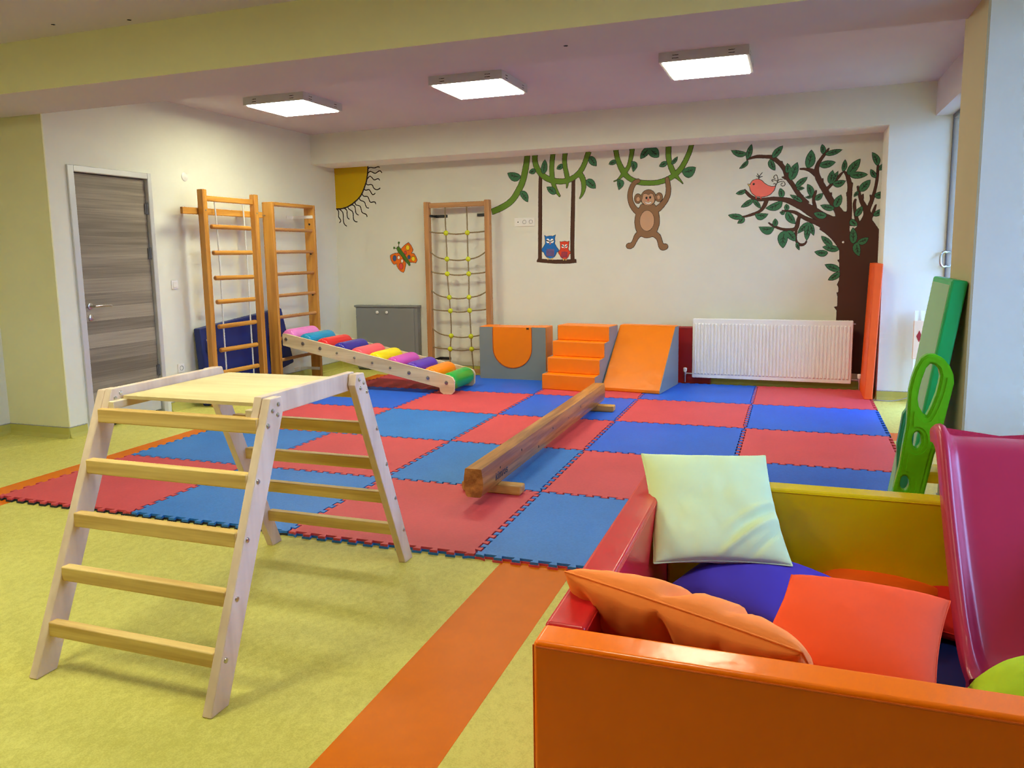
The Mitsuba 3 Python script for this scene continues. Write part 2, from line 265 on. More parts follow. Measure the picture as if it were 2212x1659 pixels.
# ceiling lights
def light(cx, cy, label, power=1.0):
    t = thing('ceiling_light', label, 'ceiling light', 'square light panels on the ceiling'); a, zb = 0.305, ZC - 0.066; b = 0.31
    w = 0.018
    obj('frame', cat([box(cx - a, cx + a, cy - b, cy - b + w, zb, ZC), box(cx - a, cx + a, cy + b - w, cy + b, zb, ZC), box(cx - a, cx - a + w, cy - b + w, cy + b - w, zb, ZC), box(cx + a - w, cx + a, cy - b + w, cy + b - w, zb, ZC), box(cx - a + w, cx + a - w, cy - b + w, cy + b - w, zb + 0.03, ZC)]), ALU, t)
    m = box(cx - a + w + .004, cx + a - w - .004, cy - b + w + .004, cy + b - w - .004, zb - 0.010, zb + 0.004, 0.006)
    obj('diffuser', m, PLASTIC, t, label='glowing white panel', emitter={'type': 'area', 'radiance': {'type': 'rgb', 'value': (LAMP * power).tolist()}})
    sl = []
    for s in (-1, 1):
        for dz in (0.022, 0.042):
            sl.append(box(cx + s * 0.19 - 0.022, cx + s * 0.19 + 0.022, cy - b - 0.001, cy - b + 0.002, zb + dz - 0.002, zb + dz + 0.002))
            sl.append(box(cx + a - 0.002, cx + a + 0.001, cy + s * 0.2 - 0.022, cy + s * 0.2 + 0.022, zb + dz - 0.002, zb + dz + 0.002))
    obj('vent_slot', sl, HOLE, t)
light(0.085, 3.07, 'lit square ceiling light nearest the door wall'); light(1.89, 3.0, 'lit square ceiling light in the middle of the three'); light(3.68, 2.99, 'lit square ceiling light nearest the glazed door')
for k, nm in enumerate(('left of the wooden climber', 'above the wooden climber')): light((0.085, 1.89)[k], -1.8, f'square light panel of the front room ceiling {nm}', 1.0)
light(3.68, -1.2, 'square light panel of the front room ceiling over the padded pool', 0.6)

# small wall fittings
t = thing('light_switch', 'white light switch on the wall beside the door', 'switch'); obj('plate', box(XL, XL + 0.009, 2.563 - 0.041, 2.563 + 0.041, 1.14 - 0.041, 1.14 + 0.041, 0.004), PLASTIC, t); obj('rocker', box(XL + 0.008, XL + 0.014, 2.563 - 0.027, 2.563 + 0.027, 1.14 - 0.027, 1.14 + 0.027, 0.003), PLASTIC, t)
def socket_face(parent, c, R):
    obj('socket_ring', place(lathe([(0.021, 0.0), (0.023, 0.003), (0.019, 0.003), (0.0175, -0.004), (0.0, -0.004)], 20), R, c), GREYLINE, parent)
    obj('pin_hole', cat([place(lathe([(0, -0.0035), (0.003, -0.0035), (0.003, -0.003), (0, -0.003)], 8), R, np.array(c) + R @ np.array([s * 0.009, 0, 0.0])) for s in (-1, 1)]), HOLE, parent)
t = thing('power_socket', 'white single power socket low on the door wall', 'socket'); obj('plate', box(XL, XL + 0.009, 2.568 - 0.041, 2.568 + 0.041, 0.338, 0.42, 0.004), PLASTIC, t); socket_face(t, (XL + 0.009, 2.568, 0.379), align((1, 0, 0)))
put('sensor', place(lathe([(0, 0.012), (0.03, 0.010), (0.04, 0.004), (0.041, 0), (0, 0)][::-1], 24), align((1, 0, 0)), (XL, 2.789, 2.109)), PLASTIC, 'round white blank cap high on the wall above the rope ladder', 'sensor', None, 40)
t = thing('power_socket', 'white triple socket plate on the mural wall beside the painted swing', 'socket'); WN = np.stack([[1, -0.035, 0], [0, 0, 1.0], [-0.035, -1, 0]], 1); WN /= np.linalg.norm(WN, axis=0)
if np.linalg.det(WN) < 0: WN[:, 0] *= -1
X0, X1, Z0, Z1 = 1.396, 1.629, 1.66, 1.752
obj('plate', prism([(X0, BY(X0)), (X0, BY(X0) - 0.009), (X1, BY(X1) - 0.009), (X1, BY(X1))], Z0, Z1), PLASTIC, t)
for i, x in enumerate((1.437, 1.512, 1.588)):
    c = (x, BY(x) - 0.009, 1.706)
    if i: socket_face(t, c, WN)
    else: obj('aerial_hole', place(lathe([(0, 0.0012), (0.006, 0.0012), (0.006, 0), (0, 0)][::-1], 10), WN, c), HOLE, t)

put('screw_cap', place(lathe([(0, 0.010), (0.008, 0.009), (0.011, 0.0), (0, 0)][::-1], 14), WN, (4.745, BY(4.745) - .001, 1.419)), PLASTIC, 'tiny white screw cap on the trunk of the painted tree', 'screw', None, 40)
# ------------------------------------------------------------------ puzzle mats
TH, NT = 0.022, 11
def edge(n=NT, a=0.0135):
    P = [(0, 0), (0.03, 0)]; p = (1 - 0.06) / n
    for k in range(n):
        c = 0.03 + (k + 0.5) * p
        P += [(c - 0.2 * p, -a), (c - 0.3 * p, a), (c + 0.3 * p, a), (c + 0.2 * p, -a)] if k == 0 else [(c - 0.2 * p, -a), (c - 0.3 * p, a), (c + 0.3 * p, a), (c + 0.2 * p, -a)]
    return P + [(0.97, 0), (1, 0)]
EDG = edge()
def tile_outline(i, j):
    lo = [(i + t, j + d) for t, d in EDG]; up = [(i + t, j + 1 + d) for t, d in EDG][::-1]
    ri = [(i + 1 + d, j + t) for t, d in EDG]; le = [(i + d, j + t) for t, d in EDG][::-1]
    return sg.Polygon(lo + ri[1:] + up[1:] + le[1:-1]).buffer(0).buffer(-0.0008, join_style='mitre')
rown = ['front row', 'second row', 'middle row', 'fourth row', 'back row']
coln = ['leftmost', 'second from left', 'third from left', 'fourth from left', 'rightmost']
for j in range(5):
    for i in range(5):
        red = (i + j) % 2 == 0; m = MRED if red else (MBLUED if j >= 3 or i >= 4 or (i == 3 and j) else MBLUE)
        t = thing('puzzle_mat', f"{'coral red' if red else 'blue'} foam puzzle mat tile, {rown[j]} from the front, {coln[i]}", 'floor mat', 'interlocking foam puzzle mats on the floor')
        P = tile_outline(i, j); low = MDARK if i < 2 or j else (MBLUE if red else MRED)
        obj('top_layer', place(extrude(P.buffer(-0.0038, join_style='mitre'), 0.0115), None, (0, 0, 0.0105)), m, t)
        obj('bottom_layer', extrude(P, 0.0105), low, t)
# ------------------------------------------------------------------ climbing frame in the foreground
t = thing('wooden_climber', 'pale wooden climbing frame with a plywood deck and rungs on both slopes', 'climbing frame')
HZ = 0.917; XA, XB, TK = 1.98, 2.722, 0.034                        # outer faces, board thickness
def leg(x0, y0b, y1b, y0t, y1t):
    return cat([softpoly([(x, y, z) for x in (x0 + .004, x0 + TK - .004) for y, z in ((y0b + .004, .004), (y1b - .004, .004), (y1t - .012, HZ - .012), (y0t + .012, HZ - .012), (y1t - .004, HZ - .05), (y0t + .0, HZ - .05))], 0.004)])
legs = {}
for x in (XA, XB - TK):
    obj('leg', leg(x, -1.416, -1.333, -1.050, -0.972), PALE, t); obj('leg', leg(x, -0.139, -0.066, -0.502, -0.426), PALE, t)
for x in (XA + TK, XB - 2 * TK):                                  # side rails inside the legs
    obj('side_rail', softpoly([(xx, y, z) for xx in (x + .003, x + TK - .007) for y, z in ((-1.062, .845), (-1.035, .91), (-0.45, .91), (-0.43, .845))], 0.003), PALE, t)
    s = x + TK - .004 if x < 2.3 else x - 0.022
    obj('cleat', box(s, s + 0.026, -1.06, -0.45, 0.845, 0.872, 0.002), BIRCH[1], t, label='support strip under the deck')
px = sg.Polygon([(XA + TK + .0385, -1.0), (XB - TK - .0385, -1.0), (XB - TK - .0385, -0.42), (XA + TK + .0385, -0.42)]).buffer(-.006).buffer(.006)
obj('deck', place(extrude(px, 0.012), None, (0, 0, 0.872)), PLY, t, label='plywood deck')
fr = [(-1.335, .148), (-1.267, .316), (-1.200, .484), (-1.131, .655), (-1.063, .823)]; bk = [(-0.143, .157), (-0.210, .324), (-0.278, .493), (-0.349, .662), (-0.417, .829)]
def rung(y, z, s):
    a = math.degrees(math.atan2(0.40, 0.917)) * s; m = soft(-(XB - XA) / 2 + TK - .002, (XB - XA) / 2 - TK + .002, -.018, .018, -.025, .025, 0.005)
    return place(m, None, ((XA + XB) / 2, y, z))
for y, z in fr: obj('rung', rung(y, z, 1), RUNG, t, smooth=30)
for y, z in bk: obj('rung', rung(y, z, -1), RUNG, t, smooth=30)
sc = []
for x, d in ((XB, 1), (XA, -1)):
    for y, z in fr + bk: obj('bolt', screw((x, y, z), (d, 0, 0), 0.009), CHROME, t, smooth=40)
    for s, y0 in ((1, -1.02), (-1, -0.455)):
        for dy, dz in ((0.018, .885), (-.014, .868), (.012, .850)): obj('bolt', screw((x, y0 + s * dy, dz), (d, 0, 0), 0.008), CHROME, t, smooth=40)
for x, d in ((XA + 2 * TK - .004, 1),):
    for dy, dz in ((-1.0, .893), (-1.025, .878), (-1.0, .868)): obj('bolt', screw((x, dy, dz), (d, 0, 0), 0.008), CHROME, t, smooth=40)

# ------------------------------------------------------------------ balance beam
t = thing('balance_beam', 'long varnished wooden balance beam on two cross feet with lettering near its end', 'balance beam')
y0, y1, cx, zb, zt = 0.63, 3.55, 2.742, 0.075, 0.232; hh = (zt - zb) / 2; zc = (zt + zb) / 2
sec = [(-.047, hh), (.047, hh), (.054, .03), (.056, 0), (.054, -.03), (.046, -hh + .012), (.036, -hh), (-.036, -hh), (-.046, -hh + .012), (-.054, -.03), (-.056, 0), (-.054, .03)]
secp = sg.Polygon(sec).buffer(-.004).buffer(.004, quad_segs=3)
m = trimesh.creation.extrude_polygon(secp, y1 - y0, engine='earcut'); m = place(m, XZ, (cx, y1, zc)); obj('beam', m, OAK, t, smooth=25)
tx = meshkit.text_mesh('kimros', 0.034, 0.0015, bold=True); tx.apply_scale((1.35, 1.15, 1.0)); R = np.array([[0, 0, 1.0], [1, 0, 0], [0, 1, 0]])
obj('lettering', place(tx, R, (cx + .0548, 0.82, zc - .034)), mat('print_black', S(34, 30, 40), 0.5), t, label='dark printed lettering')
for yy, z in ((0.9, .02), (1.28, .03), (1.52, -.005), (1.62, -.03), (1.95, .02), (2.35, .01), (2.7, .03)):
    obj('knot', place(lathe([(0, 0), (0.009, 0.0), (0.006, .0008), (0, .001)], 10), align((1, 0, 0)), (cx + .0545, yy, zc + z)), HOLE, t)
for yf in (0.925, 3.36):
    f = obj('foot', softpoly([(cx + sx * .17, yf + sy * .03, z) for sx in (-1, 1) for sy in (-1, 1) for z in (.040, .068)] + [(cx + sx * .165, yf + sy * .03, .033) for sx in (-1, 1) for sy in (-1, 1)], 0.010), OAKX, t, smooth=35)
    for sx in (-1, 1): obj('pad', box(cx + sx * .13 - .04, cx + sx * .13 + .04, yf - .035, yf + .035, TH, .030, .002), OAKX, f)

# ------------------------------------------------------------------ rope ladder frame on the left wall
t = thing('rope_ladder_frame', 'tall honey pine frame holding a rope ladder against the door wall', 'rope ladder')
for y in (2.705, 3.44): obj('post', box(-0.735, -0.672, y, y + 0.06, 0, 1.985 - (0.0 if y < 3 else 0.004), 0.005), HONEY[2], t)
obj('crossbar', box(-0.722, -0.69, 2.765, 3.44, 1.883, 1.932, 0.004), HONEY[1], t)
zs = [1.656, 1.418, 1.188, .967, .736, .516, .304, .10]
for y in (2.902, 3.302):
    P = [(-.705, y - .004, 1.885), (-.70, y + .001, 1.66), (-.698, y + .006, 1.19), (-.7, y + .004, .73), (-.7, y + .006, .3), (-.7, y + .006, .08)]
    p = spline(P, 24); th = np.linspace(0, 150, len(p)); obj('rope', cat([tube(p + .0035 * np.stack([np.cos(th + a), np.sin(th + a), 0 * th], 1), 0.0045, 6) for a in (0, 2.09, 4.19)]), ROPEW, t, True)
for i, z in enumerate(zs): obj('rung', rod((-.70, 2.825 + .003 * i, z), (-.70, 3.385, z - .004 + .004 * math.sin(i * 2)), 0.0215, 18, .007), HONEY[1], t, smooth=35)
for y in (2.735, 3.47): obj('bolt', screw((-.672, y, 1.80), (1, 0, 0), .007), STEEL, t)
obj('foot_rail', box(-0.722, -0.69, 2.765, 3.44, 0.02, 0.07, 0.004), HONEY[1], t)
t = thing('fixed_rail', 'horizontal honey pine rail fixed behind the rope ladder frame', 'wooden rail')
obj('rail', soft(-.765, -.735, 2.515, 3.64, 1.762, 1.822, .006), HONEY[1], t, smooth=35)
for y in (2.735, 3.47): obj('standoff', rod((XL, y, 1.79), (-.765, y, 1.79), .011), STEEL, t, smooth=40)
obj('pin', rod((-.75, 3.635, 1.79), (-.75, 3.70, 1.79), .006), STEEL, t)

# ------------------------------------------------------------------ wall bars
t = thing('stall_bars', 'pine wall bars with round rungs between the rope ladder and the room corner', 'wall bars')
WY0, WY1 = 3.70, 4.475
for y in (WY0, WY1 - .036): obj('side_board', box(-.785, -.66, y, y + .036, 0, 1.925, 0.004), HONEY[2], t)
obj('top_board', box(-.785, -.66, WY0 + .036, WY1 - .036, 1.892, 1.925, 0.003), HONEY[1], t)
for z in (1.65, 1.422, 1.195, .972, .748, .525, .302): obj('rung', rod((-.70, WY0 + .03, z), (-.70, WY1 - .03, z), .018, 16, .002), NETWOOD[1], t, smooth=40)
for y, z, f in ((3.25, .12, 2), (4.2, 1.2, 3)): pass
for y, s in ((WY1 - .04, -1), (WY0 + .04, 1)):
    for z in (1.80, .12): obj('bracket', cat([box(XL + .003, -.67, y - .004, y + .002, z - .016, z + .016, .001), box(XL + .001, XL + .006, min(y, y + s * .12), max(y, y + s * .12), z - .018, z + .018, .001)]), PLASTIC, t, label='white angle bracket')
for y, z in ((WY0 + .036, 1.55), (WY1 - .036, 1.72), (WY1 - .036, 1.4), (WY1 - .036, .95)):
    obj('knot', place(lathe([(0, 0), (.012, 0), (.007, .0008), (0, .001)], 10), align((0, -1, 0)), (-.72, y if y < 4 else y, z)), HOLE, t)

# ------------------------------------------------------------------ blue mat behind them
t = thing('gym_mat', 'dark blue folding gym mat leaning behind the rope ladder and the wall bars', 'gym mat')
def slab(quad, off, r): q = np.asarray(quad, float); return softpoly(np.vstack([q, q + np.asarray(off)]), r)
obj('cover', slab([(-.855, 2.76, .71), (-.85, 4.0, .81), (-.80, 4.10, .24), (-.79, 2.74, .018)], (-.045, 0, 0), .016), VBLUE, t, smooth=35)
obj('handle', tube(spline([(-.812, 2.80, .62), (-.795, 2.80, .58), (-.795, 2.80, .52), (-.80, 2.80, .48)], 5), .008), PLASTIC, t)

# ------------------------------------------------------------------ roller ramp
t = thing('roller_ramp', 'wooden roller ramp with ten coloured vinyl rollers hooked on the wall bars', 'roller ramp')
sl = -0.1965; zt = lambda x: .593 + sl * (x + .761)
side = sg.Polygon([(-.668, zt(-.668) + .006), (-.62, zt(-.62) + .012), (1.20, zt(1.20)), (1.25, zt(1.25) - .012), (1.268, zt(1.268) - .04), (1.262, .05), (1.235, .024), (1.15, .024), (1.118, .045), (1.11, .085), (1.09, .09), (-.668, zt(-.668) - .118)]).buffer(-.008).buffer(.008)
for y in (3.765, 4.293): obj('side_board', place(extrude(side, .024), XZ, (0, y + .024, 0)), BIRCH[0], t)
bx = [(-.625, .523), (-.423, .48), (-.219, .436), (-.023, .394), (.178, .35), (.379, .307), (.58, .264), (.786, .22), (.989, .177), (1.185, .136)]
cols = dict(lilac=(226, 128, 196), teal=(24, 140, 188), red=(222, 44, 48), navy=(52, 44, 150), coral=(240, 92, 104), yellow=(236, 214, 12), magenta=(204, 78, 176), violet=(88, 52, 172), orange=(252, 136, 18), green=(36, 158, 56))
prof = []
L, Rr = .505, .088
def roller(c, seed):
    n, k = 40, 30; V = []; zz = np.r_[0, .002, .006, .014, .026, .045, np.linspace(.07, L - .07, 14), L - .045, L - .026, L - .014, L - .006, L - .002, L]
    rr = [.02, .045, .062, .074, .082, .0865] + [Rr] * 14 + [.0865, .082, .074, .062, .045, .02]; th = np.arange(n * 2) * np.pi / n
    P = []
    for i, (z, r) in enumerate(zip(zz, rr)):
        e = min(z, L - z); w = .0035 * math.exp(-(e / .03) ** 2) * (1 if r > .03 else .3); P.append(np.stack([(r + w * np.sin(22 * th + seed)) * np.cos(th), (r + w * np.sin(22 * th + seed)) * np.sin(th), 0 * th + z], 1))
    V = np.vstack(P); m = n * 2; F = []
    for i in range(len(zz) - 1):
        for j in range(m): q = (j + 1) % m; F += [(i * m + j, i * m + q, (i + 1) * m + q), (i * m + j, (i + 1) * m + q, (i + 1) * m + j)]
    V = np.vstack([V, [0, 0, 0], [0, 0, L]]); e = (len(zz) - 1) * m
    for j in range(m): F += [(len(V) - 2, (j + 1) % m, j), (len(V) - 1, e + j, e + (j + 1) % m)]
    return place(trimesh.Trimesh(V, F, process=False), align((0, 1, 0)), c)
for i, ((x, z), (nm, c)) in enumerate(zip(bx, cols.items())):
    r = obj('roller', roller((x, 3.79, z + (.012 if i < 9 else .0)), i * 1.3), mat('roller_' + nm, S(*c), 0.16, 0.5), t, True, label=f'{nm} vinyl roller')
    big = i < 3 or i > 6
    obj('bolt', cat([place(lathe([(0, 0), (.019 if big else .013, 0), (.017 if big else .011, .004), (.008, .005), (.008, .011), (0, .012)], 16), align((0, -1, 0)), (x, 3.765, z))]), STEEL, t, smooth=35)

# ------------------------------------------------------------------ climbing net
t = thing('climbing_net', 'climbing net of brown rope and lime balls in a tall wooden frame', 'climbing net')
NY = lambda x: BY(x) - .17
for x0, x1 in ((.365, .424), (1.098, 1.157)): obj('post', box(x0, x1, NY(.7) - .02, NY(.7) + .05, 0, 1.955, .004), NETWOOD[2], t)
obj('crossbar', box(.424, 1.098, NY(.7) - .005, NY(.7) + .03, 1.888, 1.942, .003), NETWOOD[0], t)
yn = NY(.7) + .012
rows = [((.62, 1.606), (.881, 1.603), 1.624, 1.615), ((.625, 1.315), (.883, 1.312), 1.40, 1.393), ((.624, 1.149), (.887, 1.148), 1.176, 1.166), ((.642, .883), (.884, .886), .962, .951), ((.65, .73), (.888, .736), .746, .753), ((.652, .444), (.897, .443), .526, .50), ((.635, .292), (.903, .298), .312, .30)]
for k in (0, 1): obj('rope', tube(spline([(rows[0][k][0] - .002, yn, 1.89)] + [(r[k][0], yn, r[k][1]) for r in rows] + [(rows[-1][k][0] + .02, yn, .05)], 6), .0075, 8), ROPEG, t, True)
for a, b, zl, zr in rows:
    obj('rope', tube(np.vstack([bezier([(.424, yn, zl), (.5, yn, a[1] - .0), (a[0], yn, a[1])], 8), bezier([a[:1] + (yn, a[1]), ((a[0] + b[0]) / 2, yn, a[1] - .03), b[:1] + (yn, b[1])], 10)[1:], bezier([(b[0], yn, b[1]), (1.0, yn, b[1]), (1.098, yn, zr)], 8)[1:]]), .0075, 8), ROPEG, t, True)
    for c in (a, b): obj('connector_ball', ball((c[0], yn, c[1]), .029), LIME, t, True, label='lime green connector ball')
for x, s in ((.424, 1), (1.098, -1)):
    for z in (1.80, .16): obj('bracket', cat([box(x - .012 * (s < 0), x + .012 * (s > 0), yn, BY(x) - .002, z - .014, z + .014, .002), box(min(x, x + s * .15), max(x, x + s * .15), BY(x) - .012, BY(x) - .004, z - .016, z + .016, .002)]), BLACK, t, label='black metal bracket')
obj('bottom_bar', box(.424, 1.098, NY(.7) - .005, NY(.7) + .03, .02, .07, .003), NETWOOD[0], t)

# ------------------------------------------------------------------ grey cabinet in the corner
t = thing('cabinet', 'low grey flat cabinet standing against the wall in the corner', 'cabinet')
yb = 5.20
obj('body', box(-.63, .19, yb, BY(.19) - .006, .012, .758, .003), GREY, t); obj('top_cap', box(-.645, .203, yb - .014, BY(.2) - .003, .758, .782, .004), GREY, t)
obj('door', box(-.622, .150, yb - .012, yb, .03, .75, .003), GREY, t)
obj('plinth', box(-.62, .18, yb + .01, BY(.19) - .01, 0, .012), HOLE, t)
for x in (-.325, -.20): obj('knob', place(lathe([(0, 0), (.008, 0), (.008, .008), (.017, .012), (.017, .018), (.012, .022), (0, .022)], 16), align((0, -1, 0)), (x, yb - .012, .70)), PLASTIC, t, smooth=35, label='white round knob')

# ------------------------------------------------------------------ soft play: tunnel box, steps, wedge
t = thing('tunnel_block', 'grey and orange foam block with a round orange insert', 'foam block')
bx0, bx1, by0, by1, bz0, bz1 = 1.125, 1.875, 4.80, 5.06, TH, .585
U = sg.Polygon([(bx0 + .155, bz1 + .1)] + [(bx0 + .155, .36)] + [((bx0 + bx1) / 2 + .22 * math.cos(a), .36 - .22 * math.sin(a) * .98) for a in np.linspace(math.pi, 0, 17)] + [(bx1 - .155, .36), (bx1 - .155, bz1 + .1)])
body = sg.box(bx0, bz0, bx1, bz1).buffer(-.012).buffer(.012)
obj('block', place(extrude(body.difference(U.buffer(.002)), by1 - by0 - .004), XZ, (0, by1, 0)), VGREY, t)
obj('insert', place(extrude(body.intersection(U.buffer(-.004)), by1 - by0 - .004), XZ, (0, by1 - .002, 0)), VORANGE, t, label='orange rounded insert')
for x0, x1 in ((bx0 + .002, bx0 + .152), (bx1 - .152, bx1 - .002)): obj('top_panel', box(x0, x1, by0 + .006, by1 - .002, bz1 - .004, bz1 + .004, .003), VORANGE, t, label='orange top')
obj('side_panel', box(bx1 - .004, bx1 + .004, by0 + .008, by1 - .002, bz0 + .004, bz1, .003), VORANGE, t, label='orange side')
obj('seam', tube([(bx0 + .155, by0 - .0005, bz1 - .012)] + [((bx0 + bx1) / 2 + .22 * math.cos(q), by0 - .0005, .36 - .2156 * math.sin(q)) for q in np.linspace(math.pi, 0, 25)] + [(bx1 - .155, by0 - .0005, bz1 - .012)], .003, 6), SEAMO, t, True)
obj('tag', cat([box(1.665 + k * .014, 1.675 + k * .014, by0 - .004, by0 + .002, bz1 - .022, bz1 - .004, .001) for k in (0, 1)]), HOLE, t, label='dark sewn tag')
t = thing('foam_steps', 'orange foam steps with four treads between the tunnel block and the wedge', 'foam steps')
SR, S0 = Rz(-9), np.array([1.985, 4.30, 0])
for k in range(4):
    m = soft(0, .565, .125 * k, .62, TH + .152 * k, TH + .152 * (k + 1), .010); obj('step', place(m, SR, S0), VORANGE, t, smooth=35)
for x in (-.0035, .5605): obj('side_panel', place(extrude(sg.Polygon([(0.006, TH + .004)] + [p for k in range(4) for p in ((.125 * k + .008, TH + .152 * k + .006), (.125 * k + .008, TH + .152 * (k + 1) - .006))] + [(.612, TH + .602), (.612, TH + .004)]), .008), SR @ np.array([[0, 0, 1.0], [1, 0, 0], [0, 1, 0]]), S0 + SR @ np.array([x, 0, 0])), VGREY, t, label='grey side')
t = thing('foam_wedge', 'orange foam slide wedge with grey sides beside the foam steps', 'foam wedge')
WR, W0 = Rz(-7.5), np.array([2.584, 4.352, 0])
obj('wedge', place(softpoly([(x, y, z) for x in (.012, .563) for y, z in ((.012, TH + .012), (.012, TH + .03), (.53, .612), (.64, .612), (.64, TH + .012))], .012), WR, W0), VORANGE, t, smooth=35)
for x in (-.003, .570): obj('side_panel', place(extrude(sg.Polygon([(.006, TH + .003), (.006, TH + .034), (.53, .616), (.646, .616), (.646, TH + .003)]), .008), WR @ np.array([[0, 0, 1.0], [1, 0, 0], [0, 1, 0]]), W0 + WR @ np.array([x, 0, 0])), VGREY, t, label='grey side')
t = thing('gym_mat', 'dark red mat standing upright between the foam wedge and the radiator', 'gym mat')
obj('cover', soft(3.10, 3.545, 5.105, 5.148, TH * 0, .592, .014), VDRED, t, smooth=35)
obj('seam', tube([(3.11, 5.104, .578), (3.535, 5.104, .578)], .003, 6), VDRED, t)

# ------------------------------------------------------------------ radiator
t = thing('radiator', 'white ribbed panel radiator on the wall below the painted tree', 'radiator')
rx0, rx1, rz0, rz1, ry = 3.37, 4.855, .082, .682, 5.0
yaw = Rz(-2.0); piv = np.array([rx0, ry + .036, 0]); RT = lambda m: place(place(m, None, -piv), yaw, piv)
base = [box(rx0, rx1, ry + .008, ry + .02, rz0, rz1, .004), box(rx0, rx1, ry + .055, ry + .067, rz0, rz1, .004)]
nr = 44; pit = (rx1 - rx0 - .03) / nr; ribs = []
for k in range(nr):
    x = rx0 + .015 + pit * (k + .5); w = pit * .34
    ribs.append(hull([(x + sx * w, ry + .009, z) for sx in (-1, 1) for z in (rz0 + .035, rz1 - .045)] + [(x + sx * w * .62, ry - .004, z) for sx in (-1, 1) for z in (rz0 + .048, rz1 - .055)]))
obj('front_panel', [RT(m) for m in base[:1] + ribs], ENAMEL, t); obj('rear_panel', RT(base[1]), ENAMEL, t)
obj('end_cover', [RT(box(x, x + .006, ry + .012, ry + .065, rz0 + .004, rz1 - .002, .002)) for x in (rx0 - .002, rx1 - .004)], ENAMEL, t)
obj('top_grille', RT(cat([box(rx0 + .01 + k * .0245, rx0 + .02 + k * .0245, ry + .018, ry + .057, rz1 - .012, rz1 - .006) for k in range(60)])), ENAMEL, t)
obj('bleed_valve', RT(rod((rx1, ry + .04, rz1 - .03), (rx1 + .025, ry + .04, rz1 - .03), .008)), CHROME, t, smooth=40)
for x, s in ((rx0, -1), (rx1, 1)):
    c = piv + yaw @ (np.array([x + s * .075, ry + .036, .118]) - piv); e = piv + yaw @ (np.array([x, ry + .036, .118]) - piv)
    v = obj('valve', cat([rod(e, c, .008), place(lathe([(0, -.02), (.013, -.02), (.013, .016), (.010, .02), (0, .02)], 14), None, c)]), CHROME, t, smooth=35)
    obj('knob', place(lathe([(0, .016), (.017, .016), (.020, .03), (.020, .052), (.016, .058), (0, .058)], 16), None, c), PLASTIC, v, smooth=30)
    obj('pipe', rod(c + [0, 0, -.015], [c[0], c[1], .0235], .0075), CHROME, v, smooth=40)
obj('wall_bracket', [RT(box(x, x + .03, ry + .067, BY(x) + .01, z, z + .05)) for x in (rx0 + .2, rx1 - .2) for z in (.15, .55)], ENAMEL, t)

# ------------------------------------------------------------------ mats leaning at the right, toy castle, cable
t = thing('gym_mat', 'rust orange gym mat leaning upright on the pier right of the radiator', 'gym mat')
obj('cover', softpoly([(x, y, z) for y in (4.485, 4.985) for x, z in ((4.943, TH + .009), (5.0 - .004, TH + .009), (5.033, 1.215), (4.982, 1.215))], .009), VRUST, t, smooth=35)
t = thing('gym_mat', 'green gym mat leaning on the yellow side of the right column', 'gym mat')
q = [(x, y, z) for y in (.905, 1.40) for x, z in ((4.834, .042), (4.878, .042), (5.044, 1.20), (5.0, 1.205))]
obj('cover', softpoly(q, .012), VGREEN, t, smooth=35)
fx = lambda z: 4.832 + (5.0 - 4.832) * (z - .014) / 1.19
obj('front_panel', softpoly([(fx(z) - .0125 + dx, y, z) for y in (.915, 1.39) for z in (.02, 1.19) for dx in (0, .004)], .002), VGREENB, t, label='sage green face')
t = thing('toy_castle', 'white and beige wooden toy castle panel standing by the pier behind the green mat', 'toy')
obj('panel', box(5.30, 5.53, 4.45, 4.475, .40, .735, .004), mat('toy_beige', S(222, 190, 160), 0.5), t); obj('rail', box(5.30, 5.53, 4.452, 4.473, 0, .05, .003), PLASTIC, t)
for k in range(5):
    x = 5.318 + k * .048; obj('peg', hull([(x + sx * a, y, z) for sx in (-1, 1) for y in (4.452, 4.474) for a, z in ((.010, .73), (.017, .82))]), PLASTIC, t); obj('bar', box(x - .011, x + .011, 4.454, 4.471, .045, .405, .002), PLASTIC, t)
obj('diamond', place(extrude([(0, -.05), (.022, 0), (0, .05), (-.022, 0)], .004), XZ, (5.345, 4.451, .60)), VDRED, t, label='red diamond')
put('cable', tube(spline([(5.02, 4.58, .006), (5.10, 4.55, .006), (5.17, 4.56, .006), (5.25, 4.58, .02), (5.36, 4.59, .06), (5.5, 4.585, .088)], 8), .0045, 8), GREYLINE, 'thin grey cable on the floor at the foot of the pier', 'cable', None, True)

# ------------------------------------------------------------------ padded pool with cushions
t = thing('padded_pool', 'padded play pool with orange, red and yellow vinyl walls in the foreground', 'play pool')
ph, pr = .475, .012; px0, px1, py0, py1 = 3.777, 5.30, -1.532, -.013
obj('front_wall', soft(px0, px1, py0, py0 + .098, 0, ph, pr), PORANGE, t, smooth=35, label='glossy orange front wall')
obj('side_wall', soft(px0 - .002, px0 + .10, py0 + .10, py1, 0, ph, pr), PRED, t, smooth=35, label='red left wall')
obj('back_wall', soft(px0 + .102, px1, py1 - .095, py1, 0, ph - .002, pr), PYEL, t, smooth=35, label='yellow back wall')
obj('side_wall', soft(px1 - .10, px1, py0 + .10, py1 - .097, 0, ph, pr), PBLUE, t, smooth=35, label='blue right wall')
obj('floor_pad', soft(px0 + .102, px1 - .102, py0 + .10, py1 - .097, .001, .035, .01), VBLUE, t, smooth=35)
obj('seam', tube([(px0 + .008, py0 - .0005, ph - .012), (px1, py0 - .0005, ph - .012)], .0026, 6), SEAMO, t); obj('seam', tube([(px0 - .0005, py0 + .008, .01), (px0 - .0005, py0 + .008, ph - .012)], .0026, 6), SEAMO, t)
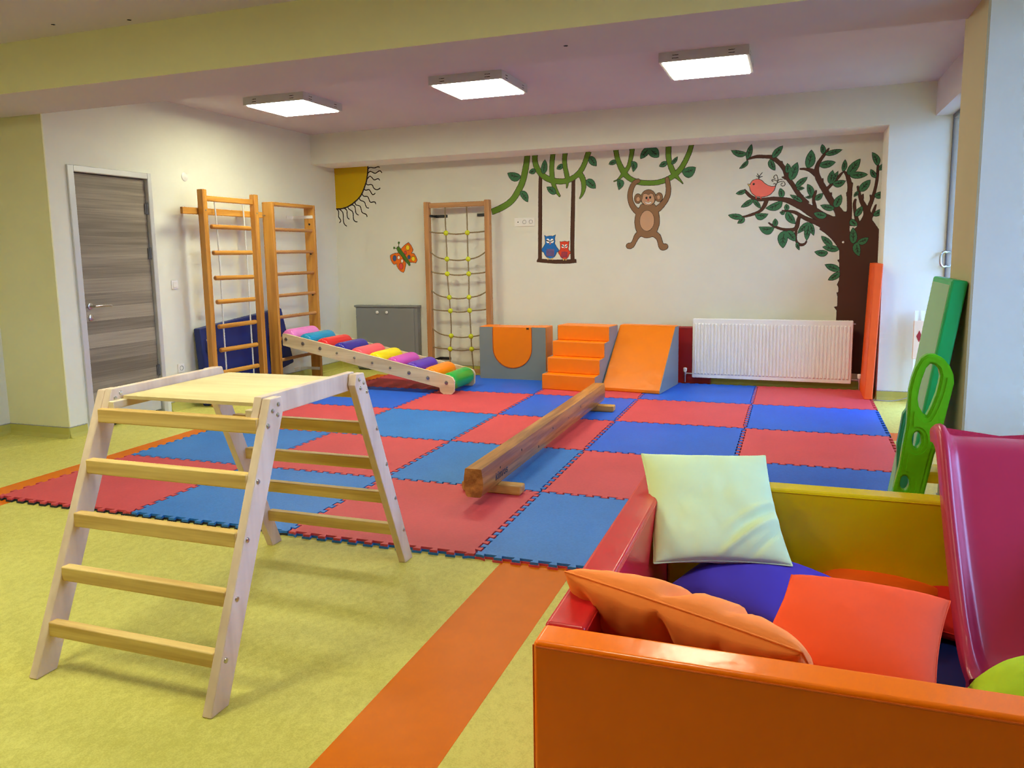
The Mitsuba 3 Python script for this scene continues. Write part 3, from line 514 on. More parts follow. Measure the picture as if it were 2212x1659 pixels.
obj('seam', tube([(px0 + .10, py1 - .0955, ph - .014), (px1, py1 - .0955, ph - .014)], .0024, 6), PYEL, t); obj('seam', tube([(px0 + .1005, py0 + .11, ph - .012), (px0 + .1005, py1, ph - .012)], .0024, 6), PRED, t); obj('seam', tube([(px0, py0 + .099, ph - .022), (px0 + .1, py0 + .099, ph - .022)], .0024, 6), PRED, t)
def pillow(name, label, m, c, X, Y, w, h, T, seed, wr=.5, folds=(), pinch=.06, sag=0.0, parent=None):
    X = np.asarray(X, float) / np.linalg.norm(X); Y = np.asarray(Y, float); Y = Y - X * (X @ Y); Y /= np.linalg.norm(Y); N = np.cross(X, Y)
    n = 56; u = np.sin(np.linspace(-1, 1, n) * np.pi / 2); u = u * .6 + np.linspace(-1, 1, n) * .4; U, V = np.meshgrid(u, u, indexing='ij')
    px = w / 2 * U * (1 - pinch * (1 - V**2) * np.abs(U) ** 3); py = h / 2 * V * (1 - pinch * (1 - U**2) * np.abs(V) ** 3)
    base = np.clip((1 - U**2) * (1 - V**2), 0, 1) ** .42; P3 = np.stack([px * 7, py * 7, 0 * px + seed], -1); out = []
    edge_ = np.clip(1 - np.maximum(np.abs(U), np.abs(V)), 0, 1)
    for s in (1, -1):
        nz = meshkit.fbm(P3 + s * 3, 3, int(seed)) - .5; ang = np.arctan2(V, U); rad = np.sqrt(U**2 + V**2)
        pk = np.sin((np.where(np.abs(U) > np.abs(V), V, U)) * 34 + 5 * nz) * np.exp(-edge_ / .10) * edge_ * .12
        z = s * T / 2 * base * (1 + wr * .5 * nz) + s * T * pk * wr
        for (a, b, ca, amp, wd, r0, r1) in folds:
            dd = U * math.cos(a) + V * math.sin(a) - b; al = -U * math.sin(a) + V * math.cos(a)
            z = z + s * amp * np.exp(-((dd + ca * al**2) / wd) ** 2) * np.exp(-((al - (r0 + r1) / 2) / ((r1 - r0) / 2)) ** 4) * np.minimum(1, base * 1.6)
        z = z - sag * (1 - U**2) * (1 - V**2)
        out.append(np.asarray(c) + px[..., None] * X + py[..., None] * Y + z[..., None] * N)
    V0 = np.vstack([o.reshape(-1, 3) for o in out]); F = []; off = n * n
    i, j = np.meshgrid(np.arange(n - 1), np.arange(n - 1), indexing='ij'); a = (i * n + j).ravel(); b = ((i + 1) * n + j).ravel(); cc = ((i + 1) * n + j + 1).ravel(); d = (i * n + j + 1).ravel()
    F = np.vstack([np.stack([a, b, cc], 1), np.stack([a, cc, d], 1), np.stack([a, cc, b], 1) + off, np.stack([a, d, cc], 1) + off])
    me = trimesh.Trimesh(V0, F, process=False); me.merge_vertices()
    t = thing(name, label, 'cushion', 'loose cushions in the padded pool'); obj('cover', me, m, t, True)
    ring = np.vstack([out[0][:, 0], out[0][-1, 1:], out[0][::-1, -1][1:], out[0][0, ::-1][1:-1]]); obj('piping', tube(np.vstack([ring, ring[:1]]), .0028, 6), m, t, True)
    return t
pillow('cushion', 'pale green square cushion leaning in the corner of the red and yellow walls', CPALE, (4.066, -.285, .437), (.95, .31, -.022), (-.231, .75, .619), .475, .475, .15, 3, .9, [(2.17, -.74, .12, .014, .05, -.9, .7), (2.22, -.60, .15, -.012, .05, -1.0, .3), (2.17, -.48, .12, .010, .05, -1.0, .2), (2.3, -.98, .1, -.010, .05, -.6, .5)])
pillow('cushion', 'purple cushion lying flat under the pale green one', CPURP, (4.225, -.43, .205), (.39, .92, .05), (-.92, .39, .03), .44, .46, .165, 5, .3)
pillow('cushion', 'peach orange cushion lying over the corner of the red and orange walls', CPEACH, (4.096, -1.175, .355), (.955, -.22, -.10), (.20, .70, -.70), .60, .46, .21, 9, 1.0, [(.1, .05, .3, -.03, .07, -1.2, .1), (-.25, -.34, .2, -.018, .05, -1.1, -.2), (.3, .42, .3, -.018, .05, -1.1, -.1), (.6, .75, .2, .012, .06, -.9, .3), (-.5, -.75, .2, -.012, .05, -.8, .2)], -.05)
pillow('cushion', 'bright red orange cushion beside the slide, in front of the others', CRED, (4.50, -.985, .345), (.972, -.21, .03), (.2, .93, .14), .425, .50, .15, 12, .4)
pillow('cushion', 'orange cushion lying at the foot of the yellow wall', CORAN, (4.61, -.235, .12), (.95, -.3, .0), (.3, .95, .1), .42, .40, .15, 15, .4)
pillow('cushion', 'magenta cushion showing between the peach and red orange ones', CMAG, (4.42, -.87, .125), (1, .1, 0), (-.1, 1, 0), .46, .46, .17, 17, .4)
pillow('cushion', 'small piece of red cushion behind the slide', CDRED, (4.90, -.17, .10), (.9, -.35, 0), (.35, .9, .1), .36, .34, .13, 19, .5)
pillow('cushion', 'lime green cushion in the right corner beside the orange wall', CLIME, (4.965, -1.18, .395), (.84, -.05, .44), (.1, .90, -.25), .50, .42, .15, 21, .7)

# ------------------------------------------------------------------ plastic slide
t = thing('play_slide', 'crimson plastic slide with a green handle ladder standing at the back of the pool', 'slide')
path = spline([(.17, .655), (.10, .665), (.03, .650), (-.06, .575), (-.27, .372), (-.46, .215), (-.56, .155), (-.66, .135), (-.74, .132)], 7)
W = .46; x0s = 4.83
secU = [(0, -.028), (-.003, .02), (.0, .042), (.008, .054), (.02, .058), (.032, .051), (.042, .030), (.053, .011), (.07, .002), (.1, 0)]
secU = secU + [(W - x, z) for x, z in secU[::-1]]; secD = secU + [(W - .02, -.03), (.02, -.03)]
tt = np.gradient(path, axis=0); tt /= np.linalg.norm(tt, axis=1, keepdims=True); nn_ = np.stack([-tt[:, 1], tt[:, 0]], 1); nn_ = np.where(nn_[:, 1:] < 0, -nn_, nn_)
V = []; n = len(secD)
for i, (p, q) in enumerate(zip(path, nn_)):
    s = min(1.0, .55 + i / 12.0); lip = 1.0 if i < len(path) - 9 else max(.25, (len(path) - 1 - i) / 9.0)
    V += [(x0s + x, p[0] + q[0] * z * (lip * s if z > 0 else 1), p[1] + q[1] * z * (lip * s if z > 0 else 1)) for x, z in secD]
V = np.array(V); F = []
for i in range(len(path) - 1):
    for j in range(n): k = (j + 1) % n; F += [(i * n + j, (i + 1) * n + k, i * n + k), (i * n + j, (i + 1) * n + j, (i + 1) * n + k)]
capp = trimesh.creation.triangulate_polygon(sg.Polygon(secD).buffer(0), engine='earcut')
e = (len(path) - 1) * n; ce = np.vstack([V[:n].mean(0), V[e:].mean(0)]); V = np.vstack([V, ce])
for j in range(n): k = (j + 1) % n; F += [(len(V) - 2, j, k), (len(V) - 1, e + k, e + j)]
me = trimesh.Trimesh(V, F, process=False); me.fix_normals(); obj('chute', me, CRIMSON, t, smooth=50, label='crimson chute with raised rims')
obj('chute_foot', softpoly([(x, y, z) for x in (x0s + .03, x0s + W - .03) for y, z in ((-.735, .04), (-.735, .115), (-.60, .125), (-.60, .04))], .012), CRIMSON, t, smooth=40)
oc = [(4.69, .025), (4.714, .21), (4.736, .376), (4.754, .471), (4.762, .56), (4.772, .645), (4.773, .736), (4.774, .79), (4.782, .84), (4.793, .882), (4.811, .92), (4.835, .94), (4.862, .94), (4.893, .923), (4.917, .893), (4.931, .86), (4.935, .825), (4.927, .778), (4.912, .69), (4.897, .604), (4.878, .519), (4.854, .376), (4.828, .21), (4.80, .025)]
hc = [(4.846, .901), (4.832, .883), (4.819, .835), (4.811, .79), (4.808, .755), (4.814, .724), (4.829, .697), (4.842, .688), (4.852, .709), (4.862, .74), (4.874, .782), (4.881, .824), (4.884, .854), (4.877, .881), (4.861, .898)]
pan = sg.Polygon(oc).buffer(-.02).buffer(.02)
for c, a, b in (((4.812, .585), .0165, .034), ((4.776, .40), .0165, .032), ((4.745, .2), .0165, .032)): pan = pan.difference(sg.Point(0, 0).buffer(1, quad_segs=8).__class__([(c[0] + a * math.cos(q), c[1] + b * math.sin(q)) for q in np.linspace(0, 2 * np.pi, 25)[:-1]]))
pan = pan.difference(sg.Polygon(hc))
def rounded(poly, th, r):
    return cat([place(extrude(poly.buffer(-r * (1 - math.cos(a))), hgt), None, (0, 0, z)) for a, z, hgt in [(math.asin(min(1, 1 - k / 5)), k / 5 * r, th - 2 * k / 5 * r) for k in range(0, 6)]])
obj('ladder_panel', place(rounded(pan, .075, .024), XZ, (0, .43, 0)), GPLAS, t, label='lime green panel with a loop handle and grip holes')
st = sg.Polygon([(4.735, .025), (4.775, .38), (4.771, .504), (4.779, .561), (4.788, .641), (4.812, .68), (4.84, .66), (4.83, .4), (4.80, .025)]).buffer(-.008).buffer(.008)
obj('rear_leg', place(rounded(st, .06, .015), XZ, (0, .68, 0)), GPLASD, t, label='teal green rear leg')
obj('ladder_panel', place(rounded(sg.Polygon([(5.235, .025), (5.21, .5), (5.20, .85), (5.24, .94), (5.30, .94), (5.33, .85), (5.34, .5), (5.345, .025)]).buffer(-.02).buffer(.02), .075, .024), XZ, (0, .43, 0)), GPLAS, t)
for z, y in ((.22, .43), (.42, .42)): obj('step', soft(4.80, 5.25, y + .01, y + .16, z - .03, z + .02, .012), YPLAS, t, smooth=35, label='yellow plastic step')
obj('platform', soft(4.92, 5.25, .16, .44, .565, .60, .01), YPLAS, t, smooth=35)
# ------------------------------------------------------------------ wall paintings (thin coats of paint on the back wall, drawn in millimetres of the wall)
MURAL = """T0 painted_sun 
P0 disc -920 2443 -454 2439 -469 2297 -490 2220 -519 2163 -550 2106 -587 2064 -648 2012 -702 1982 -756 1959 -816 1944 -918 1938
S1 outline -450 2438 15 -454 2369 15 -470 2273 15 -490 2211 15 -519 2153 15 -547 2101 15 -584 2059 15 -651 2007 15 -702 1977 15 -756 1954 15 -816 1939 15 -917 1934 15
S1 ray -448 2383 11 -410 2398 11 -365 2390 11 -336 2396 11 -294 2394 11
S1 ray -450 2332 11 -404 2349 11 -356 2327 11 -304 2351 11 -268 2332 11
S1 ray -462 2270 11 -409 2287 11 -371 2253 11 -337 2261 11 -300 2247 11
S1 ray -484 2222 11 -459 2199 11 -408 2199 11 -381 2157 11 -353 2139 11 -299 2153 11
S1 ray -513 2158 11 -491 2138 11 -450 2143 11 -413 2093 11 -367 2096 11
S1 ray -542 2096 11 -511 2068 11 -471 2061 11 -434 1996 11 -385 1999 11 -364 1974 11
S1 ray -585 2054 11 -571 2024 11 -520 2002 11 -500 1952 11 -463 1929 11
S1 ray -648 2002 11 -632 1972 11 -581 1955 11 -555 1881 11 -504 1857 11 -491 1829 11
S1 ray -699 1975 11 -651 1943 11 -645 1889 11 -609 1853 11
S1 ray -750 1952 11 -728 1921 11 -689 1895 11 -681 1821 11 -630 1772 11
S1 ray -810 1937 11 -765 1893 11 -767 1848 11 -740 1808 11
S1 ray -870 1926 11 -820 1860 11 -819 1770 11 -780 1727 11
S1 ray -906 1928 11 -884 1892 11 -887 1837 11 -862 1802 11 -877 1770 11
T0 painted_butterfly 
P0 wing -44 1438 2 1479 58 1512 91 1475 114 1430 106 1407 79 1387 123 1384 148 1349 164 1308 146 1277 72 1286 34 1302 -8 1365
P0 wing -73 1392 -127 1390 -170 1378 -192 1360 -187 1323 -171 1288 -148 1261 -105 1272 -109 1248 -92 1214 -58 1180 -25 1166 -10 1182 4 1229 15 1273 -33 1342
S1 body -80 1447 39 -60 1412 44 -20 1368 37 14 1323 35 42 1286 32 62 1252 18
E1 yellow_spot 45 1454 24 28
E1 red_spot 12 1394 15 19
E1 blue_spot 58 1343 17 21
E1 yellow_spot 115 1323 22 27
E1 blue_spot -134 1333 22 31
E1 white_spot -79 1341 16 20
E1 white_spot -35 1299 14 19
E1 red_spot -52 1237 26 34
S1 antenna -72 1460 5 -72 1513 5
E1 antenna_tip -71 1513 11 11
S1 antenna -95 1442 5 -135 1454 5
E1 antenna_tip -135 1454 11 11
T0 painted_vine 
S1 stem 1552 2411 57 1540 2323 60 1521 2235 64 1489 2130 64 1445 2048 64 1369 1949 62 1262 1880 62 1126 1830 60
L1 leaf 1472 2193 1322 2240 36 91
L1 leaf 1469 2036 1550 1923 37 67
T0 painted_vine_001 
S1 stem 1641 2411 57 1640 2356 54 1658 2288 54 1702 2220 54 1767 2167 54 1832 2138 53 1909 2124 53 1985 2125 50 2056 2147 49 2114 2182 49 2166 2239 48 2206 2318 48 2241 2412 51
S1 stem 1844 2412 47 1835 2334 47 1830 2251 47 1836 2169 47 1850 2096 41 1879 2029 32 1920 1966 12
S1 stem 1984 2415 44 1975 2326 44 1986 2243 44 2003 2166 44 2006 2111 29 1997 2051 5
S1 stem 2143 2191 51 2177 2135 51 2188 2069 46 2177 1999 31 2142 1935 6
L1 leaf 1645 2256 1573 2235 36 42
L1 leaf 1732 2215 1754 2357 54 42
L1 leaf 1948 2300 1889 2257 23 47
L1 leaf 2255 2361 2323 2265 56 45
L1 leaf 2217 2122 2314 2034 51 63
L1 leaf 1870 1996 1775 2069 53 41
T0 painted_swing 
S1 rope 1702 2203 33 1696 1981 37 1693 1701 39 1688 1459 38 1686 1290 38
S1 rope 2073 2135 34 2069 1965 36 2062 1690 41 2057 1452 39 2059 1285 38
P0 seat 1650 1282 1659 1298 1685 1302 1772 1293 1859 1288 2030 1289 2098 1292 2101 1257 2030 1249 1873 1249 1714 1262 1651 1270
T0 painted_owl 
P0 body 1743 1554 1766 1539 1786 1545 1809 1548 1832 1542 1867 1556 1856 1520 1861 1493 1855 1464 1877 1428 1903 1392 1897 1380 1877 1371 1871 1350 1851 1323 1824 1308 1787 1309 1761 1324 1741 1352 1732 1376 1721 1377 1708 1392 1707 1404 1736 1439 1752 1468 1751 1496 1748 1525
E1 eye 1781 1495 20 24
E1 eye 1828 1494 20 24
S1 eye_mark 1767 1499 13 1800 1488 7
S1 eye_mark 1813 1488 7 1845 1502 9
P0 beak 1793 1473 1817 1473 1805 1452
S1 chest_stripe 1773 1406 9 1785 1399 9 1802 1405 9 1819 1399 9 1848 1404 9
S1 chest_stripe 1764 1389 9 1785 1383 9 1802 1389 9 1819 1383 9 1848 1388 9
S1 chest_stripe 1764 1373 9 1785 1367 9 1802 1372 9 1819 1366 9 1848 1372 9
S1 chest_stripe 1764 1357 9 1784 1350 9 1802 1356 9 1819 1350 9 1848 1355 9
S1 chest_stripe 1764 1340 9 1784 1334 9 1802 1340 9 1819 1334 9 1848 1339 9
S1 foot 1784 1312 13 1778 1291 13
S1 foot 1824 1311 13 1830 1291 13
T0 painted_owl_001 
P0 body 1918 1484 1932 1479 1969 1487 2003 1479 2021 1488 2016 1452 2014 1426 2008 1404 2025 1380 2039 1369 2031 1355 2019 1347 2011 1321 1993 1302 1971 1296 1945 1304 1925 1322 1914 1346 1902 1360 1900 1374 1914 1387 1926 1411 1922 1438 1923 1460
E1 eye 1950 1435 15 19
E1 eye 1989 1435 15 19
S1 eye_mark 1940 1440 11 1960 1431 7
S1 eye_mark 1980 1430 7 2000 1439 10
P0 beak 1960 1423 1979 1422 1970 1402
S1 chest_stripe 1940 1373 7 1957 1368 7 1971 1372 7 1985 1367 7 2000 1372 7
S1 chest_stripe 1937 1360 7 1957 1354 7 1971 1359 7 1985 1354 7 1999 1359 7
S1 chest_stripe 1934 1346 7 1957 1341 7 1971 1345 7 1985 1340 7 1999 1345 7
S1 chest_stripe 1931 1333 7 1957 1327 7 1971 1332 7 1985 1327 7 1999 1332 7
S1 chest_stripe 1928 1320 7 1956 1315 7 1971 1320 7 1985 1315 7 1999 1319 7
S1 foot 1959 1298 11 1956 1284 11
S1 foot 1982 1298 11 1985 1283 11
T0 painted_vine_002 
S1 stem 2533 2420 47 2545 2347 44 2571 2269 47 2612 2190 53 2665 2128 46 2727 2091 44 2788 2071 46 2875 2061 45 2961 2061 45 3047 2080 44 3114 2110 46 3164 2145 48 3214 2200 46 3255 2272 44 3287 2344 42 3308 2422 39
S1 stem 2703 2422 48 2701 2367 39 2686 2297 37 2664 2230 37 2625 2181 40 2590 2141 26 2514 2095 4
S1 stem 3080 2425 48 3077 2353 49 3082 2290 47 3100 2223 46 3130 2155 47 3169 2103 29 3227 2040 4
L1 leaf 2536 2297 2462 2275 35 31
L1 leaf 2699 2287 2717 2185 9 75
L1 leaf 2883 2411 2793 2311 52 43
L1 leaf 2885 2404 2978 2315 64 73
L1 leaf 3062 2258 2990 2223 34 38
L1 leaf 3113 2239 3169 2304 29 21
L1 leaf 3219 2154 3351 2190 108 37
L1 leaf 2554 2112 2568 2009 13 85
T0 painted_monkey 
S1 arm 2769 2087 40 2737 2072 42 2702 2021 45 2685 1949 46 2696 1871 47 2728 1812 52 2779 1766 59
S1 arm 3067 2094 34 3075 2051 41 3083 1980 43 3071 1914 46 3038 1858 51 2980 1798 59
S1 leg 2790 1547 54 2745 1494 45 2723 1450 42 2706 1431 50 2675 1424 53
S1 leg 2944 1538 56 2993 1488 47 3008 1439 47 3023 1410 59 3055 1409 56
P0 torso 2778 1805 2803 1847 2941 1842 2963 1808 2981 1764 2994 1696 2992 1638 2977 1590 2958 1547 2929 1519 2885 1505 2845 1506 2800 1524 2770 1552 2747 1601 2737 1665 2742 1714 2751 1757
E1 ear 2768 1907 35 48
E1 ear 2987 1912 35 44
E1 head 2876 1911 77 81
E1 inner_ear 2771 1902 19 24
E1 inner_ear 2983 1912 16 22
P0 face 2817 1929 2827 1950 2851 1956 2876 1940 2901 1954 2925 1946 2933 1919 2941 1890 2936 1862 2907 1840 2877 1834 2842 1842 2814 1866 2807 1891 2820 1910
E1 belly 2865 1678 74 104
E1 eye 2858 1911 11 13
E1 eye 2896 1914 11 13
E1 nose 2876 1891 10 11
P0 mouth 2840 1875 2862 1861 2887 1859 2912 1872 2906 1857 2882 1849 2855 1854
T0 painted_tree 
P0 trunk 4552 1580 4533 1546 4584 1511 4646 1451 4693 1387 4717 1344 4722 1254 4705 1249 4721 1225 4728 1117 4726 1060 4708 1016 4722 997 4724 939 4708 939 4719 901 4718 804 4692 801 4715 770 4715 673 4718 526 4729 172 5131 149 5085 1025 5081 1218 5079 1493 5049 1525 4993 1609 4907 1617 4889 1591 4866 1566 4831 1531 4798 1505 4792 1542 4793 1573 4800 1630 4798 1693 4715 1711 4687 1660 4619 1662 4580 1627
S1 trunk 5083 1530 30 5081 1665 34 5083 1788 22 5085 1869 17 5080 1926 15 5055 1952 8
S1 trunk 4936 1484 162 4939 1608 99 4942 1688 57 4901 1775 35 4867 1867 21 4851 1937 11
S1 trunk 4941 1649 46 4945 1703 34 4963 1760 30 4980 1813 27 4999 1894 19 5011 1974 19 5015 2043 17 5016 2120 13
S1 trunk 4838 1818 10 4829 1765 21 4837 1707 21 4854 1631 27 4883 1568 31 4916 1526 38
S1 trunk 5015 1760 5 4999 1709 19 4983 1660 22 4961 1628 23
S1 trunk 4724 2081 10 4752 2049 23 4769 2007 31 4783 1944 35 4783 1841 37 4788 1717 39 4783 1667 50 4770 1592 78
S1 trunk 4587 2299 6 4558 2257 20 4528 2214 23 4498 2162 30 4486 2104 36 4498 2041 43 4541 1956 47 4591 1870 49 4637 1793 49 4687 1720 62 4717 1657 90 4732 1573 156
S1 trunk 4338 2123 10 4396 2117 20 4445 2098 36 4482 2067 47
S1 trunk 4715 2071 8 4676 2024 21 4631 1972 20 4589 1928 24 4574 1908 24
S1 trunk 4489 1912 8 4480 1887 20 4469 1846 20 4475 1791 24 4484 1753 28
S1 trunk 3844 2241 11 3894 2255 17 3948 2263 25 4011 2257 25 4073 2249 29 4114 2221 33 4165 2172 34 4204 2107 34 4221 2055 35 4255 2007 34 4294 1946 34 4336 1881 36 4374 1829 45 4408 1789 56
S1 trunk 3830 1952 8 3861 1910 23 3904 1873 25 3963 1851 27 4022 1849 25 4088 1853 29 4166 1845 33 4236 1830 45 4311 1797 60 4376 1769 77 4434 1733 92 4536 1667 91 4657 1596 109 4738 1530 156
S1 trunk 4042 1844 29 4023 1794 31 3995 1751 25 3962 1727 21 3899 1705 19 3849 1691 13 3811 1688 8
S1 trunk 4186 1732 10 4252 1727 16 4313 1710 24 4355 1683 26 4416 1647 32 4490 1616 38 4555 1580 43 4639 1535 63
S1 trunk 4355 1675 28 4333 1612 30 4318 1561 32 4237 1550 20 4175 1561 18 4133 1579 16 4091 1602 12 4065 1622 6
S1 trunk 4320 1552 18 4319 1501 16 4327 1436 14 4343 1415 16 4372 1401 20 4400 1409 14 4417 1435 8
S1 trunk 4544 2022 4 4536 1993 27
S1 trunk 4624 1887 4 4612 1852 31
S1 trunk 4805 1970 4 4792 1928 23
S1 trunk 4759 1882 4 4771 1854 23
S1 trunk 4900 1861 4 4892 1824 27
S1 trunk 4961 1850 4 4976 1817 23
S1 trunk 4170 2205 4 4169 2172 24
S1 trunk 4177 2055 4 4210 2043 24
S1 trunk 4371 1871 4 4358 1846 28
L1 leaf 3839 2297 3698 2334 17 62
L1 leaf 3848 2245 3885 2379 38 34
L1 leaf 3853 2228 3781 2159 13 38
L1 leaf 4085 2244 4172 2346 37 45
L1 leaf 4065 2228 4109 2124 53 25
L1 leaf 4220 2093 4222 2179 45 24
L1 leaf 4255 2024 4311 2183 53 57
L1 leaf 4306 1958 4403 2040 32 40
L1 leaf 4314 1941 4379 1940 22 20
L1 leaf 3839 1939 3752 1916 23 32
L1 leaf 3913 1849 3804 1784 29 38
L1 leaf 3917 1847 3984 1767 25 29
L1 leaf 4182 1862 4163 1946 41 33
L1 leaf 4367 1812 4259 1880 28 24
L1 leaf 4183 1823 4036 1763 20 82
L1 leaf 4231 1739 4223 1794 31 29
L1 leaf 4211 1722 4168 1720 8 37
L1 leaf 4232 1722 4309 1606 61 32
L1 leaf 3815 1688 3684 1708 28 47
L1 leaf 3828 1683 3774 1628 17 47
L1 leaf 3937 1710 4055 1706 80 8
L1 leaf 4124 1586 4126 1657 35 31
L1 leaf 4116 1575 3978 1583 4 100
L1 leaf 4217 1538 4205 1376 81 45
L1 leaf 4237 1537 4318 1441 45 53
L1 leaf 4438 1609 4340 1515 44 24
L1 leaf 4438 1609 4419 1445 48 32
L1 leaf 4331 1424 4353 1356 24 16
L1 leaf 4441 1610 4480 1492 28 32
L1 leaf 4408 2129 4434 2292 72 48
L1 leaf 4538 2254 4527 2337 36 24
L1 leaf 4558 2249 4699 2279 39 27
L1 leaf 4510 2148 4647 2168 51 40
L1 leaf 4720 2083 4732 2183 35 23
L1 leaf 4760 2048 4860 2184 54 50
L1 leaf 4779 2043 4929 2040 46 38
L1 leaf 4615 1969 4628 2092 35 47
L1 leaf 4623 1973 4674 2080 23 27
L1 leaf 4635 1972 4741 1990 62 23
L1 leaf 4449 1863 4411 1974 51 28
L1 leaf 4457 1867 4397 1855 4 28
L1 leaf 4482 1829 4547 1882 40 28
L1 leaf 4662 1750 4709 1861 47 47
L1 leaf 4655 1740 4536 1772 27 47
L1 leaf 4870 1891 4954 1987 49 46
L1 leaf 4857 1888 4824 1844 19 19
L1 leaf 5012 2120 4964 2236 52 22
L1 leaf 5025 2079 5081 2135 30 26
L1 leaf 5003 2011 4957 2083 23 34
L1 leaf 4997 1845 5073 1874 61 19
L1 leaf 4589 1671 4476 1701 34 54
L1 leaf 4843 1660 4899 1749 38 34
L1 leaf 4996 1663 5081 1716 38 28
L1 leaf 4803 1630 4863 1576 53 24
L1 leaf 4834 1405 4825 1551 48 43
L1 leaf 4870 1415 4962 1457 58 24
L1 leaf 4865 1415 4889 1286 62 29
L1 leaf 4648 1387 4553 1479 35 40
L1 leaf 4709 1352 4567 1378 39 44
L1 leaf 4611 1322 4498 1332 27 54
L1 leaf 4724 1153 4595 1207 44 44
L1 leaf 4725 1132 4628 1063 29 49
T0 painted_bird 
P0 body 3880 1969 3886 2008 3904 2033 3933 2045 3962 2045 3992 2028 4017 2001 4051 1978 4085 1968 4118 1970 4106 1933 4078 1900 4041 1880 3992 1874 3937 1885 3903 1912 3885 1943
P0 beak 3859 2003 3886 1995 3880 1971
E1 eye 3915 2000 10 10
S1 crest 3960 2045 5 3962 2068 5 3946 2097 5
S1 crest 3962 2064 5 3974 2085 5 3994 2107 5
S1 crest 3963 2057 5 3953 2069 5 3938 2078 5
S1 crest 3964 2057 5 3978 2067 5 3995 2069 5
S1 tail_curl 4118 1971 5 4133 2004 5 4137 2047 5 4119 2079 4 4101 2061 5 4115 2043 5
S1 tail_curl 4133 2000 5 4108 2031 5 4084 2032 5 4094 2015 5
S1 tail_curl 4133 2000 5 4170 2013 4 4203 2001 4 4199 1971 5 4171 1975 4 4182 1998 5
S1 tail_curl 4133 2002 5 4153 2033 4 4181 2032 5
S1 tail_curl 4121 1979 5 4113 1997 5 4098 1991 5
S1 foot 3939 1883 9 3942 1861 9
S1 foot 3983 1881 9 3986 1859 9"""
PC = {'sun': (196, 160, 4), 'ink': (34, 22, 20), 'wing': (226, 110, 24), 'fly': (72, 116, 36), 'ysp': (236, 206, 30), 'rsp': (214, 76, 64), 'bsp': (64, 84, 130), 'wsp': (244, 224, 196), 'stem': (98, 136, 40), 'leaf': (58, 112, 74), 'rope': (74, 44, 28), 'owlb': (28, 106, 180), 'owlr': (214, 66, 40), 'white': (240, 240, 236), 'beak': (214, 140, 130), 'strb': (122, 62, 84), 'strr': (110, 48, 84), 'foot': (208, 170, 90), 'fur': (138, 102, 70), 'skin': (194, 152, 118), 'nose': (190, 70, 70), 'trunk': (78, 44, 30), 'bird': (240, 116, 100)}
PM = {k: mat('paint_' + k, S(*v), 0.6, 0.3) for k, v in PC.items()}
LAB = {'painted_sun': ('painted yellow quarter sun with wavy black rays in the upper corner of the wall', 'wall painting'), 'painted_butterfly': ('painted orange butterfly with coloured spots above the grey cabinet', 'wall painting'), 'painted_vine': ('painted green vine with two leaves curving down to the climbing net', 'wall painting'), 'painted_vine_001': ('painted green hanging vine that carries the painted swing', 'wall painting'), 'painted_swing': ('painted brown swing hanging from the vine with two owls on it', 'wall painting'), 'painted_owl': ('painted blue owl sitting on the swing, the bigger one', 'wall painting'), 'painted_owl_001': ('painted small red owl sitting on the swing', 'wall painting'), 'painted_vine_002': ('painted green vine that the painted monkey hangs from', 'wall painting'), 'painted_monkey': ('painted brown smiling monkey hanging from a vine', 'wall painting'), 'painted_tree': ('painted brown tree with green leaves above and beside the radiator', 'wall painting'), 'painted_bird': ('painted pink bird with a curled tail on a branch of the tree', 'wall painting')}
#   part -> (paint, coat thickness in mm, own outline in mm or 0)
ST = {'disc': ('sun', 1.2, 0), 'outline': ('ink', 1.6, 0), 'ray': ('ink', 1.2, 0), 'wing': ('wing', 1.6, 5), 'body': ('fly', 2.4, 4), 'yellow_spot': ('ysp', 2.4, 4), 'red_spot': ('rsp', 2.4, 4), 'blue_spot': ('bsp', 2.4, 4), 'white_spot': ('wsp', 2.4, 4), 'antenna': ('ink', 1.2, 0), 'antenna_tip': ('fly', 1.8, 3), 'stem': ('stem', 1.6, 0), 'leaf': ('leaf', 3.2, 4), 'rope': ('rope', 1.2, 3), 'seat': ('rope', 1.4, 3),
      'eye': ('white', 3.4, 0), 'eye_mark': ('ink', 4.0, 0), 'beak': ('beak', 3.6, 2), 'chest_stripe': ('strb', 3.4, 0), 'foot': ('foot', 2.4, 0), 'arm': ('fur', 3.2, 0), 'leg': ('fur', 3.2, 0), 'torso': ('fur', 3.2, 0), 'ear': ('fur', 3.2, 0), 'head': ('fur', 3.2, 0), 'inner_ear': ('skin', 4.2, 3), 'face': ('skin', 4.2, 4), 'belly': ('skin', 4.2, 4), 'nose': ('nose', 4.8, 0), 'mouth': ('white', 4.8, 2), 'trunk': ('trunk', 1.8, 0), 'crest': ('ink', 4.2, 0), 'tail_curl': ('ink', 4.2, 0)}
def sweep(v, cap=False):
    p = np.array(v, float).reshape(-1, 3)
    if len(p) > 2: p = spline(p, 6)
    d = np.gradient(p[:, :2], axis=0); d /= np.linalg.norm(d, axis=1, keepdims=True) + 1e-9; nn = np.stack([-d[:, 1], d[:, 0]], 1); w = np.maximum(p[:, 2:], 3) / 2
    L, Rr = p[:, :2] + nn * w, p[:, :2] - nn * w
    ends = [sg.Point(p[i, 0], p[i, 1]).buffer(max(p[i, 2], 3) / 2) for i in (0, -1)] if cap else []
    return shapely.ops.unary_union(ends + [sg.Polygon([L[i], L[i + 1], Rr[i + 1], Rr[i]]).buffer(0.4) for i in range(len(p) - 1)])
